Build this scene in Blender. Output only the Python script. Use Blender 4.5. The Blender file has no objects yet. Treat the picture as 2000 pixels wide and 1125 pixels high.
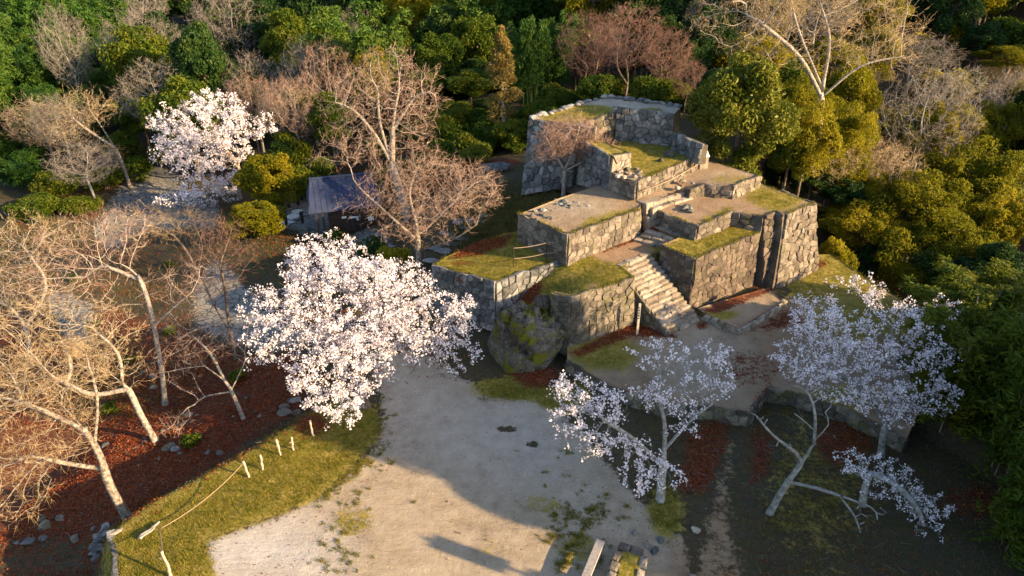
import bpy, math, random
import numpy as np
from mathutils import Vector
from mathutils.geometry import delaunay_2d_cdt

# ------------------------------------------------------------------ camera, sky, sun, exposure
F = 1351.0; PITCH = math.radians(28); H = 17.0            # photo pixels (2000 wide), metres
scene = bpy.context.scene
COL = scene.collection
cam = bpy.data.cameras.new('camera'); cam_o = bpy.data.objects.new('camera', cam); COL.objects.link(cam_o)
cam.sensor_width = 36.0; cam.lens = 36.0 * F / 2000.0
cam.clip_start = 0.1; cam.clip_end = 2000
cam_o.location = (0, 0, H); cam_o.rotation_euler = (math.radians(90) - PITCH, 0, 0)
scene.camera = cam_o

SUN_EL = 19.0; SUN_AZ = -23.5        # degrees; azimuth measured from +X towards +Y, sun stands over there
world = bpy.data.worlds.new('World'); scene.world = world; world.use_nodes = True
wn = world.node_tree.nodes; wl = world.node_tree.links
sky = wn.new('ShaderNodeTexSky'); sky.sky_type = 'NISHITA'; sky.sun_disc = False
sky.sun_elevation = math.radians(SUN_EL); sky.sun_rotation = math.radians(90 - SUN_AZ)
sky.air_density = 1.0; sky.dust_density = 1.2; sky.ozone_density = 1.6
bg = wn['Background']; bg.inputs['Strength'].default_value = 0.11
wl.new(sky.outputs[0], bg.inputs['Color'])
sun = bpy.data.lights.new('sun', 'SUN'); sun_o = bpy.data.objects.new('sun', sun); COL.objects.link(sun_o)
sun.energy = 5.0; sun.angle = math.radians(0.5); sun.color = (1.0, 0.70, 0.37)
el, az = math.radians(SUN_EL), math.radians(SUN_AZ)
sdir = Vector((math.cos(el) * math.cos(az), math.cos(el) * math.sin(az), math.sin(el)))
sun_o.rotation_euler = sdir.to_track_quat('Z', 'Y').to_euler(); sun_o.location = (60, -30, 50)
vs = scene.view_settings
vs.view_transform = 'Standard'; vs.look = 'None'; vs.gamma = 1.0; vs.use_curve_mapping = False
vs.exposure = 1.7
scene.render.engine = 'CYCLES'

rng = np.random.default_rng(7); rnd = random.Random(7)
CP, SP = math.cos(PITCH), math.sin(PITCH)

# ------------------------------------------------------------------ pixel -> place
def ray(x, y):
    a = (x - 1000) / F; b = (562.5 - y) / F
    return (a, CP + b * SP, -SP + b * CP)
def at(x, y, z):
    d = ray(x, y); t = (z - H) / d[2]; return np.array((d[0] * t, d[1] * t, z))
def atY(x, y, Y):
    d = ray(x, y); t = Y / d[1]; return np.array((d[0] * t, Y, H + d[2] * t))
def pixv(p):
    dz = p[:, 2] - H
    f = p[:, 1] * CP - dz * SP; u = p[:, 1] * SP + dz * CP
    f = np.maximum(f, 0.1)
    return np.stack([1000 + F * p[:, 0] / f, 562.5 - F * u / f], 1)
def mpp(p):
    return (p[1] * CP - (p[2] - H) * SP) / F

# ------------------------------------------------------------------ object helpers
def tag(o, label=None, cat=None, group=None, kind=None):
    if label: o['label'] = label
    if cat: o['category'] = cat
    if group: o['group'] = group
    if kind: o['kind'] = kind
    return o
def link(name, data, parent=None, loc=None):
    o = bpy.data.objects.new(name, data); COL.objects.link(o)
    if parent is not None: o.parent = parent
    if loc is not None: o.location = loc
    return o
def empty(name, loc=(0, 0, 0), rz=0.0):
    o = link(name, None, None, loc); o.rotation_euler = (0, 0, rz); o.empty_display_size = 0.2; return o
def mesh(name, verts, faces, mat, smooth=False):
    m = bpy.data.meshes.new(name)
    m.from_pydata([tuple(map(float, v)) for v in verts], [], [tuple(int(i) for i in f) for f in faces]); m.materials.append(mat)
    if smooth: m.shade_smooth()
    m.update(); return m
def fast_mesh(name, verts, tris=None, quads=None, mat=None, smooth=False):
    m = bpy.data.meshes.new(name)
    verts = np.asarray(verts, dtype=np.float32)
    nt = 0 if tris is None else len(tris); nq = 0 if quads is None else len(quads)
    m.vertices.add(len(verts)); m.vertices.foreach_set('co', verts.ravel())
    li = []; ls = []
    if nt: li.append(np.asarray(tris, np.int32).ravel()); ls.append(np.arange(nt, dtype=np.int32) * 3)
    if nq: li.append(np.asarray(quads, np.int32).ravel()); ls.append(nt * 3 + np.arange(nq, dtype=np.int32) * 4)
    li = np.concatenate(li); ls = np.concatenate(ls)
    m.loops.add(len(li)); m.loops.foreach_set('vertex_index', li)
    m.polygons.add(nt + nq); m.polygons.foreach_set('loop_start', ls)
    if mat: m.materials.append(mat)
    m.update(calc_edges=True); m.validate()
    if smooth: m.shade_smooth()
    return m
def copy_tree(root, loc, rz=0.0, scale=(1, 1, 1), tilt=(0, 0)):
    r = root.copy(); COL.objects.link(r); r.location = loc
    r.rotation_euler = (tilt[0], tilt[1], rz); r.scale = scale
    for ch in root.children:
        c = ch.copy(); COL.objects.link(c); c.parent = r
    return r

# ------------------------------------------------------------------ materials
def new_mat(name):
    m = bpy.data.materials.new(name); m.use_nodes = True
    return m, m.node_tree.nodes, m.node_tree.links, m.node_tree.nodes['Principled BSDF']
def N(nodes, t, **kw):
    n = nodes.new(t)
    for k, v in kw.items(): setattr(n, k, v)
    return n
def noise(nodes, links, vec, scale, detail=4, rough=0.6):
    n = N(nodes, 'ShaderNodeTexNoise'); n.inputs['Scale'].default_value = scale
    n.inputs['Detail'].default_value = detail; n.inputs['Roughness'].default_value = rough
    links.new(vec, n.inputs['Vector']); return n.outputs['Fac']
def ramp(nodes, links, fac, stops):
    r = N(nodes, 'ShaderNodeValToRGB'); e = r.color_ramp.elements
    while len(e) < len(stops): e.new(0.5)
    for i, (p, c) in enumerate(stops):
        e[i].position = p; e[i].color = (*c, 1) if len(c) == 3 else c
    links.new(fac, r.inputs[0]); return r.outputs[0]
def mixc(nodes, links, fac, a, b, blend='MIX'):
    m = N(nodes, 'ShaderNodeMix', data_type='RGBA', blend_type=blend)
    if isinstance(fac, (int, float)): m.inputs[0].default_value = fac
    else: links.new(fac, m.inputs[0])
    for i, v in ((6, a), (7, b)):
        if isinstance(v, tuple): m.inputs[i].default_value = (*v, 1)
        else: links.new(v, m.inputs[i])
    return m.outputs[2]
def mth(nodes, links, op, a, b=None, c=None, clamp=False):
    m = N(nodes, 'ShaderNodeMath', operation=op, use_clamp=clamp)
    for i, v in enumerate((a, b, c)):
        if v is None: continue
        if isinstance(v, (int, float)): m.inputs[i].default_value = v
        else: links.new(v, m.inputs[i])
    return m.outputs[0]
def bump(nodes, links, h, bsdf, strength=0.5, dist=0.05):
    b = N(nodes, 'ShaderNodeBump'); b.inputs['Strength'].default_value = strength; b.inputs['Distance'].default_value = dist
    links.new(h, b.inputs['Height']); links.new(b.outputs[0], bsdf.inputs['Normal'])
def geo_pos(nodes): return N(nodes, 'ShaderNodeNewGeometry').outputs['Position']

def stone_mat(name, dark, mid, light, moss=0.35, mosscol=(0.10, 0.105, 0.022), lichen=0.5, cracks=False):
    m, n, l, b = new_mat(name)
    pos = geo_pos(n); oi = N(n, 'ShaderNodeObjectInfo')
    f = noise(n, l, pos, 2.3, 6, 0.65); f2 = noise(n, l, pos, 14, 5, 0.7)
    t = mth(n, l, 'ADD', mth(n, l, 'MULTIPLY', f, 0.6), mth(n, l, 'MULTIPLY', f2, 0.4))
    t = mth(n, l, 'ADD', t, mth(n, l, 'MULTIPLY', mth(n, l, 'SUBTRACT', oi.outputs['Random'], 0.5), 0.22))
    c = ramp(n, l, t, [(0.30, dark), (0.50, mid), (0.68, light)])
    f3 = noise(n, l, pos, 5.5, 5, 0.75)
    c = mixc(n, l, mth(n, l, 'MULTIPLY', ramp(n, l, f3, [(0.60, (0, 0, 0)), (0.70, (1, 1, 1))]), lichen), c, (0.42, 0.41, 0.37))
    f4 = noise(n, l, pos, 1.1, 5, 0.7)
    c = mixc(n, l, mth(n, l, 'MULTIPLY', ramp(n, l, f4, [(0.515 if cracks else 0.53, (0, 0, 0)), (0.575 if cracks else 0.66, (1, 1, 1))]), moss), c, mosscol)
    f5 = noise(n, l, pos, 3.1, 4, 0.7)
    c = mixc(n, l, mth(n, l, 'MULTIPLY', ramp(n, l, f5, [(0.33, (1, 1, 1)), (0.43, (0, 0, 0))]), 0.6), c, (0.035, 0.032, 0.030))
    if cracks:
        wv = N(n, 'ShaderNodeVectorMath', operation='MULTIPLY_ADD'); nv_ = N(n, 'ShaderNodeTexNoise'); nv_.inputs['Scale'].default_value = 1.6; nv_.inputs['Detail'].default_value = 5; l.new(pos, nv_.inputs['Vector'])
        l.new(nv_.outputs['Color'], wv.inputs[0]); wv.inputs[1].default_value = (2.2, 2.2, 2.2); l.new(pos, wv.inputs[2])
        vo = N(n, 'ShaderNodeTexVoronoi', feature='DISTANCE_TO_EDGE'); vo.inputs['Scale'].default_value = 0.42; l.new(wv.outputs[0], vo.inputs['Vector'])
        ck = ramp(n, l, vo.outputs['Distance'], [(0.0, (1, 1, 1)), (0.022, (0, 0, 0))]); c = mixc(n, l, mth(n, l, 'MULTIPLY', ck, .7), c, (0.02, 0.018, 0.014))
        f = mth(n, l, 'SUBTRACT', f, mth(n, l, 'MULTIPLY', ck, .5))
    l.new(c, b.inputs['Base Color']); b.inputs['Roughness'].default_value = 0.9
    b.inputs['Specular IOR Level'].default_value = 0.25
    bump(n, l, mth(n, l, 'ADD', f2, mth(n, l, 'MULTIPLY', f, 1.5)), b, 1.0 if cracks else 0.7, 0.14 if cracks else 0.05)
    return m
M = {}
M['stone_warm'] = stone_mat('castle_stone_brown', (0.045, 0.037, 0.030), (0.130, 0.108, 0.086), (0.29, 0.245, 0.20), 0.40, lichen=0.35)
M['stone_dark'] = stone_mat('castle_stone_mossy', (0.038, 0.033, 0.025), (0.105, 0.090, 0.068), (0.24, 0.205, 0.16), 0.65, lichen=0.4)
M['stone_grey'] = stone_mat('castle_stone_grey', (0.045, 0.046, 0.047), (0.135, 0.135, 0.132), (0.33, 0.325, 0.31), 0.16, lichen=0.45)
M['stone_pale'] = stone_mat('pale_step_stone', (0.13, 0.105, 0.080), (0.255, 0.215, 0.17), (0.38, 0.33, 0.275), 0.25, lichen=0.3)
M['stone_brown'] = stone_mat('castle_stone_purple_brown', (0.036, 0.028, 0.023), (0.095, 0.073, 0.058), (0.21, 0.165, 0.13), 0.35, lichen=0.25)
M['boulder'] = stone_mat('boulder_rock', (0.040, 0.035, 0.030), (0.135, 0.12, 0.10), (0.36, 0.32, 0.28), 1.0, (0.16, 0.16, 0.008), lichen=0.85, cracks=True)

def flat_mat(name, c0, c1, scale=6, rough=0.9, bumpv=0.4):
    m, n, l, b = new_mat(name); pos = geo_pos(n)
    f = noise(n, l, pos, scale, 5, 0.65)
    l.new(ramp(n, l, f, [(0.3, c0), (0.7, c1)]), b.inputs['Base Color']); b.inputs['Roughness'].default_value = rough
    b.inputs['Specular IOR Level'].default_value = 0.3
    bump(n, l, f, b, bumpv, 0.03); return m
M['core'] = flat_mat('packed_earth_joints', (0.05, 0.042, 0.034), (0.11, 0.092, 0.072), 8)
M['wood_grey'] = flat_mat('weathered_wood', (0.16, 0.145, 0.13), (0.40, 0.37, 0.335), 22)
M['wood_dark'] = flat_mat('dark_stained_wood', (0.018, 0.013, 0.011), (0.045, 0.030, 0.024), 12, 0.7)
M['wood_stake'] = flat_mat('bare_stake_wood', (0.24, 0.19, 0.14), (0.50, 0.42, 0.33), 18)
M['rope'] = flat_mat('rope', (0.24, 0.17, 0.11), (0.36, 0.26, 0.18), 40)
M['paper'] = flat_mat('paper_notice', (0.70, 0.70, 0.68), (0.80, 0.80, 0.78), 3, 0.6, 0.05)
M['sign_black'] = flat_mat('black_sign_plate', (0.012, 0.013, 0.02), (0.022, 0.024, 0.035), 9, 0.45, 0.1)
M['pale_post'] = flat_mat('pale_wooden_post', (0.40, 0.36, 0.27), (0.55, 0.50, 0.40), 25)
M['panel_white'] = flat_mat('white_information_panel', (0.68, 0.67, 0.64), (0.78, 0.77, 0.74), 4, 0.5, 0.05)
M['slab'] = flat_mat('pale_round_slab', (0.46, 0.46, 0.45), (0.62, 0.62, 0.60), 9)
M['roof'] = flat_mat('shade_toned_blue_grey_roof', (0.018, 0.028, 0.066), (0.032, 0.046, 0.100), 3.0, 0.75, 0.15)  # base colour darkened and blued, putting the roof's shade into it
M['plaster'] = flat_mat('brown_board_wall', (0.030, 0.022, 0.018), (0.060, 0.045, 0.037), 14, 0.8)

def leaf_mat(name, cols, trans=0.35, objvar=0.5, rough=0.55, scale=0.7):
    m, n, l, b = new_mat(name)
    oi = N(n, 'ShaderNodeObjectInfo'); pos = geo_pos(n)
    f = noise(n, l, pos, scale, 3, 0.6); f2 = noise(n, l, pos, 9.0, 2, 0.5)
    t = mth(n, l, 'ADD', mth(n, l, 'MULTIPLY', f, 0.65), mth(n, l, 'MULTIPLY', f2, 0.35))
    t = mth(n, l, 'ADD', t, mth(n, l, 'MULTIPLY', mth(n, l, 'SUBTRACT', oi.outputs['Random'], 0.5), objvar * 0.4))
    k = len(cols)
    c = ramp(n, l, t, [(0.28 + 0.44 * i / (k - 1), cols[i]) for i in range(k)])
    l.new(c, b.inputs['Base Color']); b.inputs['Roughness'].default_value = rough; b.inputs['Specular IOR Level'].default_value = 0.15
    tr = N(n, 'ShaderNodeBsdfTranslucent'); l.new(c, tr.inputs['Color'])
    mx = N(n, 'ShaderNodeMixShader'); mx.inputs[0].default_value = trans
    l.new(b.outputs[0], mx.inputs[1]); l.new(tr.outputs[0], mx.inputs[2])
    l.new(mx.outputs[0], n['Material Output'].inputs['Surface']); return m
M['evergreen'] = leaf_mat('evergreen_leaves', [(0.028, 0.064, 0.007), (0.085, 0.125, 0.010), (0.19, 0.185, 0.016)], 0.42)
M['evergreen_dark'] = leaf_mat('dark_evergreen_leaves', [(0.012, 0.034, 0.010), (0.028, 0.066, 0.014), (0.066, 0.100, 0.016)], 0.3)
M['camphor'] = leaf_mat('glossy_evergreen_leaves', [(0.045, 0.075, 0.008), (0.125, 0.140, 0.014), (0.26, 0.24, 0.035)], 0.35, 0.15, 0.42)
M['yellowgreen'] = leaf_mat('yellow_green_leaves', [(0.085, 0.105, 0.006), (0.22, 0.205, 0.010), (0.38, 0.31, 0.020)], 0.5)
M['bamboo'] = leaf_mat('bamboo_leaves', [(0.018, 0.062, 0.012), (0.055, 0.125, 0.020), (0.140, 0.195, 0.028)], 0.4)
M['golden'] = leaf_mat('golden_conifer_leaves', [(0.14, 0.11, 0.030), (0.26, 0.19, 0.05), (0.38, 0.27, 0.08)], 0.35, 0.1)
M['blossom'] = leaf_mat('cherry_blossom_petals', [(0.72, 0.62, 0.65), (0.81, 0.75, 0.78), (0.87, 0.85, 0.87)], 0.30, 0.1, 0.6, 3)
M['blossom_pink'] = leaf_mat('pink_blossom_petals', [(0.46, 0.27, 0.31), (0.60, 0.40, 0.44), (0.72, 0.52, 0.54)], 0.3, 0.1, 0.6, 1)
M['litter'] = leaf_mat('fallen_red_brown_leaves', [(0.09, 0.020, 0.008), (0.22, 0.052, 0.016), (0.36, 0.125, 0.040)], 0.2, 0.1, 0.6, 6)
M['grassblade'] = leaf_mat('short_mossy_grass', [(0.060, 0.085, 0.008), (0.19, 0.175, 0.018), (0.38, 0.29, 0.060)], 0.35, 0.1, 0.6, 2.6)
M['drygrass'] = leaf_mat('dry_tall_grass', [(0.055, 0.065, 0.020), (0.12, 0.11, 0.035), (0.24, 0.19, 0.08)], 0.35, 0.1, 0.6, 1.3)
M['fern'] = leaf_mat('rusty_dry_fern', [(0.17, 0.06, 0.03), (0.28, 0.12, 0.06), (0.36, 0.19, 0.10)], 0.3, 0.1, 0.6, 4)

def bark_mat(name, c0, c1, c2, scale=5):
    m, n, l, b = new_mat(name); pos = geo_pos(n); oi = N(n, 'ShaderNodeObjectInfo')
    f = noise(n, l, pos, scale, 5, 0.7)
    f = mth(n, l, 'ADD', f, mth(n, l, 'MULTIPLY', mth(n, l, 'SUBTRACT', oi.outputs['Random'], 0.5), 0.15))
    l.new(ramp(n, l, f, [(0.33, c0), (0.5, c1), (0.68, c2)]), b.inputs['Base Color']); b.inputs['Roughness'].default_value = 0.9
    b.inputs['Specular IOR Level'].default_value = 0.2
    bump(n, l, f, b, 0.6, 0.03); return m
M['bark_pale'] = bark_mat('pale_grey_bark', (0.085, 0.068, 0.055), (0.27, 0.23, 0.19), (0.46, 0.41, 0.35), 9)
M['bark_grey'] = bark_mat('lichen_grey_bark', (0.10, 0.095, 0.085), (0.21, 0.205, 0.185), (0.36, 0.36, 0.33), 8)
M['bark_brown'] = bark_mat('brown_bark', (0.07, 0.050, 0.038), (0.145, 0.11, 0.085), (0.25, 0.20, 0.16))
M['twig_pink'] = bark_mat('pinkish_twigs', (0.19, 0.115, 0.085), (0.32, 0.205, 0.155), (0.46, 0.33, 0.26), 1.2)
M['twig_tan'] = bark_mat('tan_twigs', (0.25, 0.175, 0.095), (0.41, 0.30, 0.165), (0.56, 0.44, 0.27), 1.2)
M['twig_grey'] = bark_mat('grey_twigs', (0.15, 0.125, 0.105), (0.25, 0.21, 0.18), (0.36, 0.31, 0.27), 1.2)
M['twig_red'] = bark_mat('reddish_brown_twigs', (0.13, 0.07, 0.055), (0.22, 0.12, 0.092), (0.32, 0.20, 0.15), 1.2)

def ground_mat():
    m, n, l, b = new_mat('ground_surface'); pos = geo_pos(n)
    a1 = N(n, 'ShaderNodeVertexColor'); a1.layer_name = 'zone'
    a2 = N(n, 'ShaderNodeVertexColor'); a2.layer_name = 'zone2'
    s1 = N(n, 'ShaderNodeSeparateColor'); l.new(a1.outputs[0], s1.inputs[0])
    s2 = N(n, 'ShaderNodeSeparateColor'); l.new(a2.outputs[0], s2.inputs[0])
    nb = noise(n, l, pos, 1.6, 8, 0.72); nf = noise(n, l, pos, 22, 5, 0.75); nm = noise(n, l, pos, 5.5, 6, 0.7); nl = noise(n, l, pos, 0.35, 4, 0.6)
    brk = mth(n, l, 'ADD', mth(n, l, 'MULTIPLY', nb, 0.5), mth(n, l, 'MULTIPLY', nm, 0.5))
    def mask(ch, w=0.10):
        v = mth(n, l, 'SUBTRACT', mth(n, l, 'ADD', mth(n, l, 'MULTIPLY', ch, 1.25), mth(n, l, 'MULTIPLY', brk, 2.4)), 1.82)
        return mth(n, l, 'ADD', mth(n, l, 'DIVIDE', v, w * 2.2), 0.5, clamp=True)
    dirt = ramp(n, l, mth(n, l, 'ADD', mth(n, l, 'MULTIPLY', nm, .5), mth(n, l, 'MULTIPLY', nf, .5)), [(0.3, (0.030, 0.024, 0.015)), (0.5, (0.065, 0.050, 0.030)), (0.72, (0.12, 0.095, 0.058))])
    dirt = mixc(n, l, mth(n, l, 'MULTIPLY', ramp(n, l, nb, [(0.45, (0, 0, 0)), (0.6, (1, 1, 1))]), 0.6), dirt, (0.055, 0.058, 0.016))
    t = mth(n, l, 'ADD', mth(n, l, 'MULTIPLY', nb, .45), mth(n, l, 'ADD', mth(n, l, 'MULTIPLY', nf, .3), mth(n, l, 'MULTIPLY', nl, .25)))
    sand = ramp(n, l, t, [(0.36, (0.19, 0.145, 0.10)), (0.47, (0.325, 0.262, 0.185)), (0.60, (0.42, 0.355, 0.27))])
    spk = noise(n, l, pos, 60, 2, 0.5)
    sand = mixc(n, l, mth(n, l, 'MULTIPLY', ramp(n, l, spk, [(0.30, (1, 1, 1)), (0.40, (0, 0, 0))]), 0.5), sand, (0.14, 0.115, 0.085))
    gravel = ramp(n, l, t, [(0.34, (0.33, 0.31, 0.285)), (0.5, (0.44, 0.42, 0.39)), (0.66, (0.54, 0.52, 0.49))])
    sand = mixc(n, l, s2.outputs[1], sand, gravel)
    earth = ramp(n, l, t, [(0.34, (0.17, 0.105, 0.060)), (0.5, (0.265, 0.175, 0.105)), (0.66, (0.35, 0.25, 0.16))])
    sand = mixc(n, l, s2.outputs[2], sand, earth)
    grass = ramp(n, l, mth(n, l, 'ADD', mth(n, l, 'MULTIPLY', nm, .5), mth(n, l, 'MULTIPLY', nb, .5)), [(0.34, (0.070, 0.080, 0.010)), (0.47, (0.18, 0.155, 0.022)), (0.60, (0.34, 0.255, 0.075))])
    leaf = ramp(n, l, nf, [(0.32, (0.045, 0.016, 0.010)), (0.5, (0.115, 0.036, 0.018)), (0.68, (0.20, 0.080, 0.036))])
    vo = N(n, 'ShaderNodeTexVoronoi', feature='DISTANCE_TO_EDGE'); vo.inputs['Scale'].default_value = 1.9; l.new(pos, vo.inputs['Vector'])
    cob = ramp(n, l, nm, [(0.3, (0.15, 0.145, 0.135)), (0.7, (0.30, 0.29, 0.27))])
    cob = mixc(n, l, ramp(n, l, vo.outputs['Distance'], [(0.02, (1, 1, 1)), (0.07, (0, 0, 0))]), cob, (0.055, 0.055, 0.042))
    c = mixc(n, l, mask(s1.outputs[2]), dirt, sand)
    c = mixc(n, l, mask(s2.outputs[0], 0.06), c, cob)
    c = mixc(n, l, mask(s1.outputs[0], 0.12), c, grass)
    c = mixc(n, l, mask(s1.outputs[1], 0.10), c, leaf)
    l.new(c, b.inputs['Base Color']); b.inputs['Roughness'].default_value = 0.95; b.inputs['Specular IOR Level'].default_value = 0.15
    mp_ = N(n, 'ShaderNodeMapping'); mp_.inputs['Scale'].default_value = (0.35, 1.6, 1.0); mp_.inputs['Rotation'].default_value = (0, 0, 0.7); l.new(pos, mp_.inputs['Vector'])
    st = noise(n, l, mp_.outputs[0], 4.0, 5, 0.6)
    bump(n, l, mth(n, l, 'ADD', mth(n, l, 'ADD', mth(n, l, 'MULTIPLY', nf, 0.55), mth(n, l, 'MULTIPLY', nm, 1.0)), mth(n, l, 'MULTIPLY', st, 0.9)), b, 0.75, 0.10)
    return m
M['ground'] = ground_mat()

# ------------------------------------------------------------------ zone painting helpers (what the ground is made of, per vertex)
def seg_dist(p, a, b):
    ab = b - a; t = np.clip(((p - a) @ ab) / max(ab @ ab, 1e-9), 0, 1)
    return np.linalg.norm(p - (a + t[:, None] * ab), axis=1)
def poly_sd(p, poly):
    poly = np.asarray(poly, float); n = len(poly); d = np.full(len(p), 1e9); ins = np.zeros(len(p), bool)
    for i in range(n):
        a, b = poly[i], poly[(i + 1) % n]
        d = np.minimum(d, seg_dist(p, a, b))
        c = ((a[1] > p[:, 1]) != (b[1] > p[:, 1]))
        with np.errstate(divide='ignore', invalid='ignore'):
            xi = (b[0] - a[0]) * (p[:, 1] - a[1]) / (b[1] - a[1]) + a[0]
        ins ^= c & (p[:, 0] < xi)
    return np.where(ins, d, -d)
def soft(p, poly, w): return np.clip(0.5 + poly_sd(p, poly) / (4 * w), 0, 1)
def ell(p, cx, cy, rx, ry, k=1.0):
    d = np.sqrt(((p[:, 0] - cx) / rx) ** 2 + ((p[:, 1] - cy) / ry) ** 2)
    return k * np.clip(1.45 - 0.95 * d, 0, 1)
def fbm(p, s, seed=0):
    v = np.zeros(len(p)); a = 1.0
    r = np.random.default_rng(seed)
    for o in range(5):
        k = r.normal(size=(4, 2)) * s; ph = r.uniform(0, 6.28, 4)
        v += a * np.sin(p[:, :2] @ k.T + ph).sum(1) / 4; s *= 2.0; a *= 0.55
    return v
def zone_attr(m, z):
    n = len(m.vertices)
    g = lambda k: np.clip(z.get(k, np.zeros(n)), 0, 1)
    for name, ks in (('zone', ('grass', 'leaf', 'sand')), ('zone2', ('cobble', 'gravel', 'earth'))):
        a = m.color_attributes.new(name, 'FLOAT_COLOR', 'POINT')
        c = np.stack([g(ks[0]), g(ks[1]), g(ks[2]), np.ones(n)], 1).astype(np.float32)
        a.data.foreach_set('color', c.ravel())

# ------------------------------------------------------------------ terrain (one sheet)
CTRL = [tuple(at(*p)) for p in [
    (250, 1015, -1.3), (120, 1060, -2.0), (60, 900, -2.8), (300, 860, -2.0), (330, 780, -2.6), (475, 820, -1.6), (540, 790, -1.0),
    (200, 700, -3.2), (60, 700, -3.6), (430, 600, -3.0), (480, 645, -2.5), (600, 650, -1.4), (760, 700, -0.05), (720, 620, -0.7), (400, 700, -2.6),
    (300, 560, -3.4), (100, 500, -4.0), (260, 400, -3.4), (310, 335, -3.2), (420, 400, -2.8), (560, 430, -2.2), (640, 440, -2.0), (700, 430, -1.8), (620, 480, -2.0),
    (740, 500, -1.2), (820, 540, 0.2), (880, 490, 1.0), (940, 430, 1.7), (970, 400, 2.1), (1010, 352, 2.9), (1090, 385, 3.2), (965, 325, 2.4), (842, 590, 0.0), (900, 640, 0.0), (860, 420, 0.6), (800, 380, 0.0),
    (1700, 900, 0.1), (1500, 1000, 0.0), (1800, 1000, 0.2), (1640, 480, -2.5), (1750, 510, -3.0), (1900, 610, -1.5), (1950, 800, 0.8)]]
CTRL += [(-10, 70, 0), (-25, 62, -2.5), (-45, 60, -3), (-45, 40, -4), (-60, 80, -1.5), (-55.5, 107, 0), (-40, 107, 0), (-100, 110, 4), (-90, 60, 2), (-60, 30, -4), (-20, 100, 1), (0, 60, 3.5), (0, 80, 4), (8, 50, 5.5), (14, 46, 5), (20, 42, 1.0), (18, 55, 6),
         (24, 37, -5), (30, 41, -4.5), (36, 46, -1.0), (30, 60, 6), (42, 60, 7), (60, 70, 12), (40, 85, 10), (80, 60, 12), (60, 40, 6), (40, 28, 3), (26, 24, 1.4), (24, 14, 1.0), (34, 12, 2.5), (50, 15, 5), (60, 110, 12), (0, 140, 4), (60, 170, 14), (-60, 170, 4), (-140, 170, 8), (0, 240, 6), (-200, 100, 8), (160, 100, 14), (0, 400, 8), (300, 300, 10), (-300, 300, 10),
         (0, 10, 0), (0, -10, 0), (10, 0, 0), (-20, 5, -2.5), (-20, -10, -2.5), (20, 5, 0.4), (-30, 20, -4), (-28, 28, -4), (-40, 15, -4.5), (3, 20, 0), (8, 22, 0), (12, 20, 0), (6, 30, 0.5), (12, 34, 0.5), (8, 36, 1.5), (4, 33, 2), (6, 42, 4)]
CTRL = np.array(CTRL)
PLAZA = [(-9.5, -12)] + [tuple(at(*p, 0)[:2]) for p in [(234, 1125), (218, 1040), (300, 980), (400, 927), (480, 885), (560, 842), (612, 812), (640, 770), (720, 700), (840, 690), (960, 690), (1100, 690), (1500, 690), (1700, 800), (1880, 900)]] + [(20, 8), (20, -12)]
def terrain(xy):
    xy = np.atleast_2d(np.asarray(xy, float))
    d2 = (xy[:, None, 0] - CTRL[None, :, 0]) ** 2 + (xy[:, None, 1] - CTRL[None, :, 1]) ** 2
    sc = 1.0 + 0.02 * np.maximum(xy[:, 1], 0)
    w = 1.0 / (d2 + 0.6 * sc[:, None] ** 2) ** 1.8
    h = (w * CTRL[None, :, 2]).sum(1) / w.sum(1)
    n = 0.10 * fbm(xy, 0.55, 3) + 0.05 * fbm(xy, 2.2, 5)
    sd = poly_sd(xy, PLAZA)
    t = np.clip(-sd / 0.9, 0, 1); t = t * t * (3 - 2 * t)
    hp = 0.016 * fbm(xy, 1.2, 9) + 0.008 * fbm(xy, 6.0, 11)
    return hp * (1 - t) + (h + n) * t
def tz(x, y): return float(terrain([(x, y)])[0])

def grid_lines(segs):
    out = []
    for a, b, s in segs: out += list(np.arange(a, b, s))
    return np.array(out + [segs[-1][1]])
gx = grid_lines([(-320, -100, 20), (-100, -40, 3), (-40, -18, 0.8), (-18, 24, 0.16), (24, 60, 1.0), (60, 110, 4), (110, 320, 25)])
gy = grid_lines([(-14, 9, 1.5), (9, 32, 0.16), (32, 60, 0.5), (60, 110, 2), (110, 200, 8), (200, 420, 25)])
XX, YY = np.meshgrid(gx, gy); nx, ny = len(gx), len(gy)
xy = np.stack([XX.ravel(), YY.ravel()], 1)
zz = np.concatenate([terrain(c) for c in np.array_split(xy, 40)])
tv = np.column_stack([xy, zz])
ii = np.arange(nx * ny).reshape(ny, nx)
quads = np.stack([ii[:-1, :-1], ii[:-1, 1:], ii[1:, 1:], ii[1:, :-1]], -1).reshape(-1, 4)
gm = fast_mesh('ground', tv, quads=quads, mat=M['ground'], smooth=True)
pp = pixv(tv)
Zt = {}
Zt['sand'] = np.maximum.reduce([soft(pp, [(380, 1160), (400, 1060), (560, 1000), (640, 960), (735, 870), (748, 800), (735, 740), (700, 690), (790, 670), (900, 740), (960, 765), (1060, 775), (1120, 830), (1230, 960), (1290, 1010), (1335, 1050), (1350, 1160)], 12), 0.45 * ell(pp, 1250, 1010, 100, 50), 0.56 * soft(pp, [(1340, 1160), (1375, 1000), (1420, 840), (1445, 850), (1430, 960), (1440, 1040), (1480, 1160)], 12)])
Zt['sand'] = np.maximum(Zt['sand'], soft(pp, [(150, 1250), (2000, 1250), (1500, 1150), (380, 1150)], 10))
Zt['gravel'] = np.clip(soft(pp, [(350, 1010), (560, 1010), (660, 1060), (640, 1140), (400, 1140)], 35) + 0.35 * soft(pp, [(740, 860), (760, 720), (900, 740), (1080, 790), (1120, 960)], 30), 0, 1)  # second polygon mixes a weaker share of grey into the court's sand
Zt['earth'] = soft(pp, [(1300, 1160), (1340, 980), (1400, 820), (1500, 820), (1600, 1160)], 12)
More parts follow.
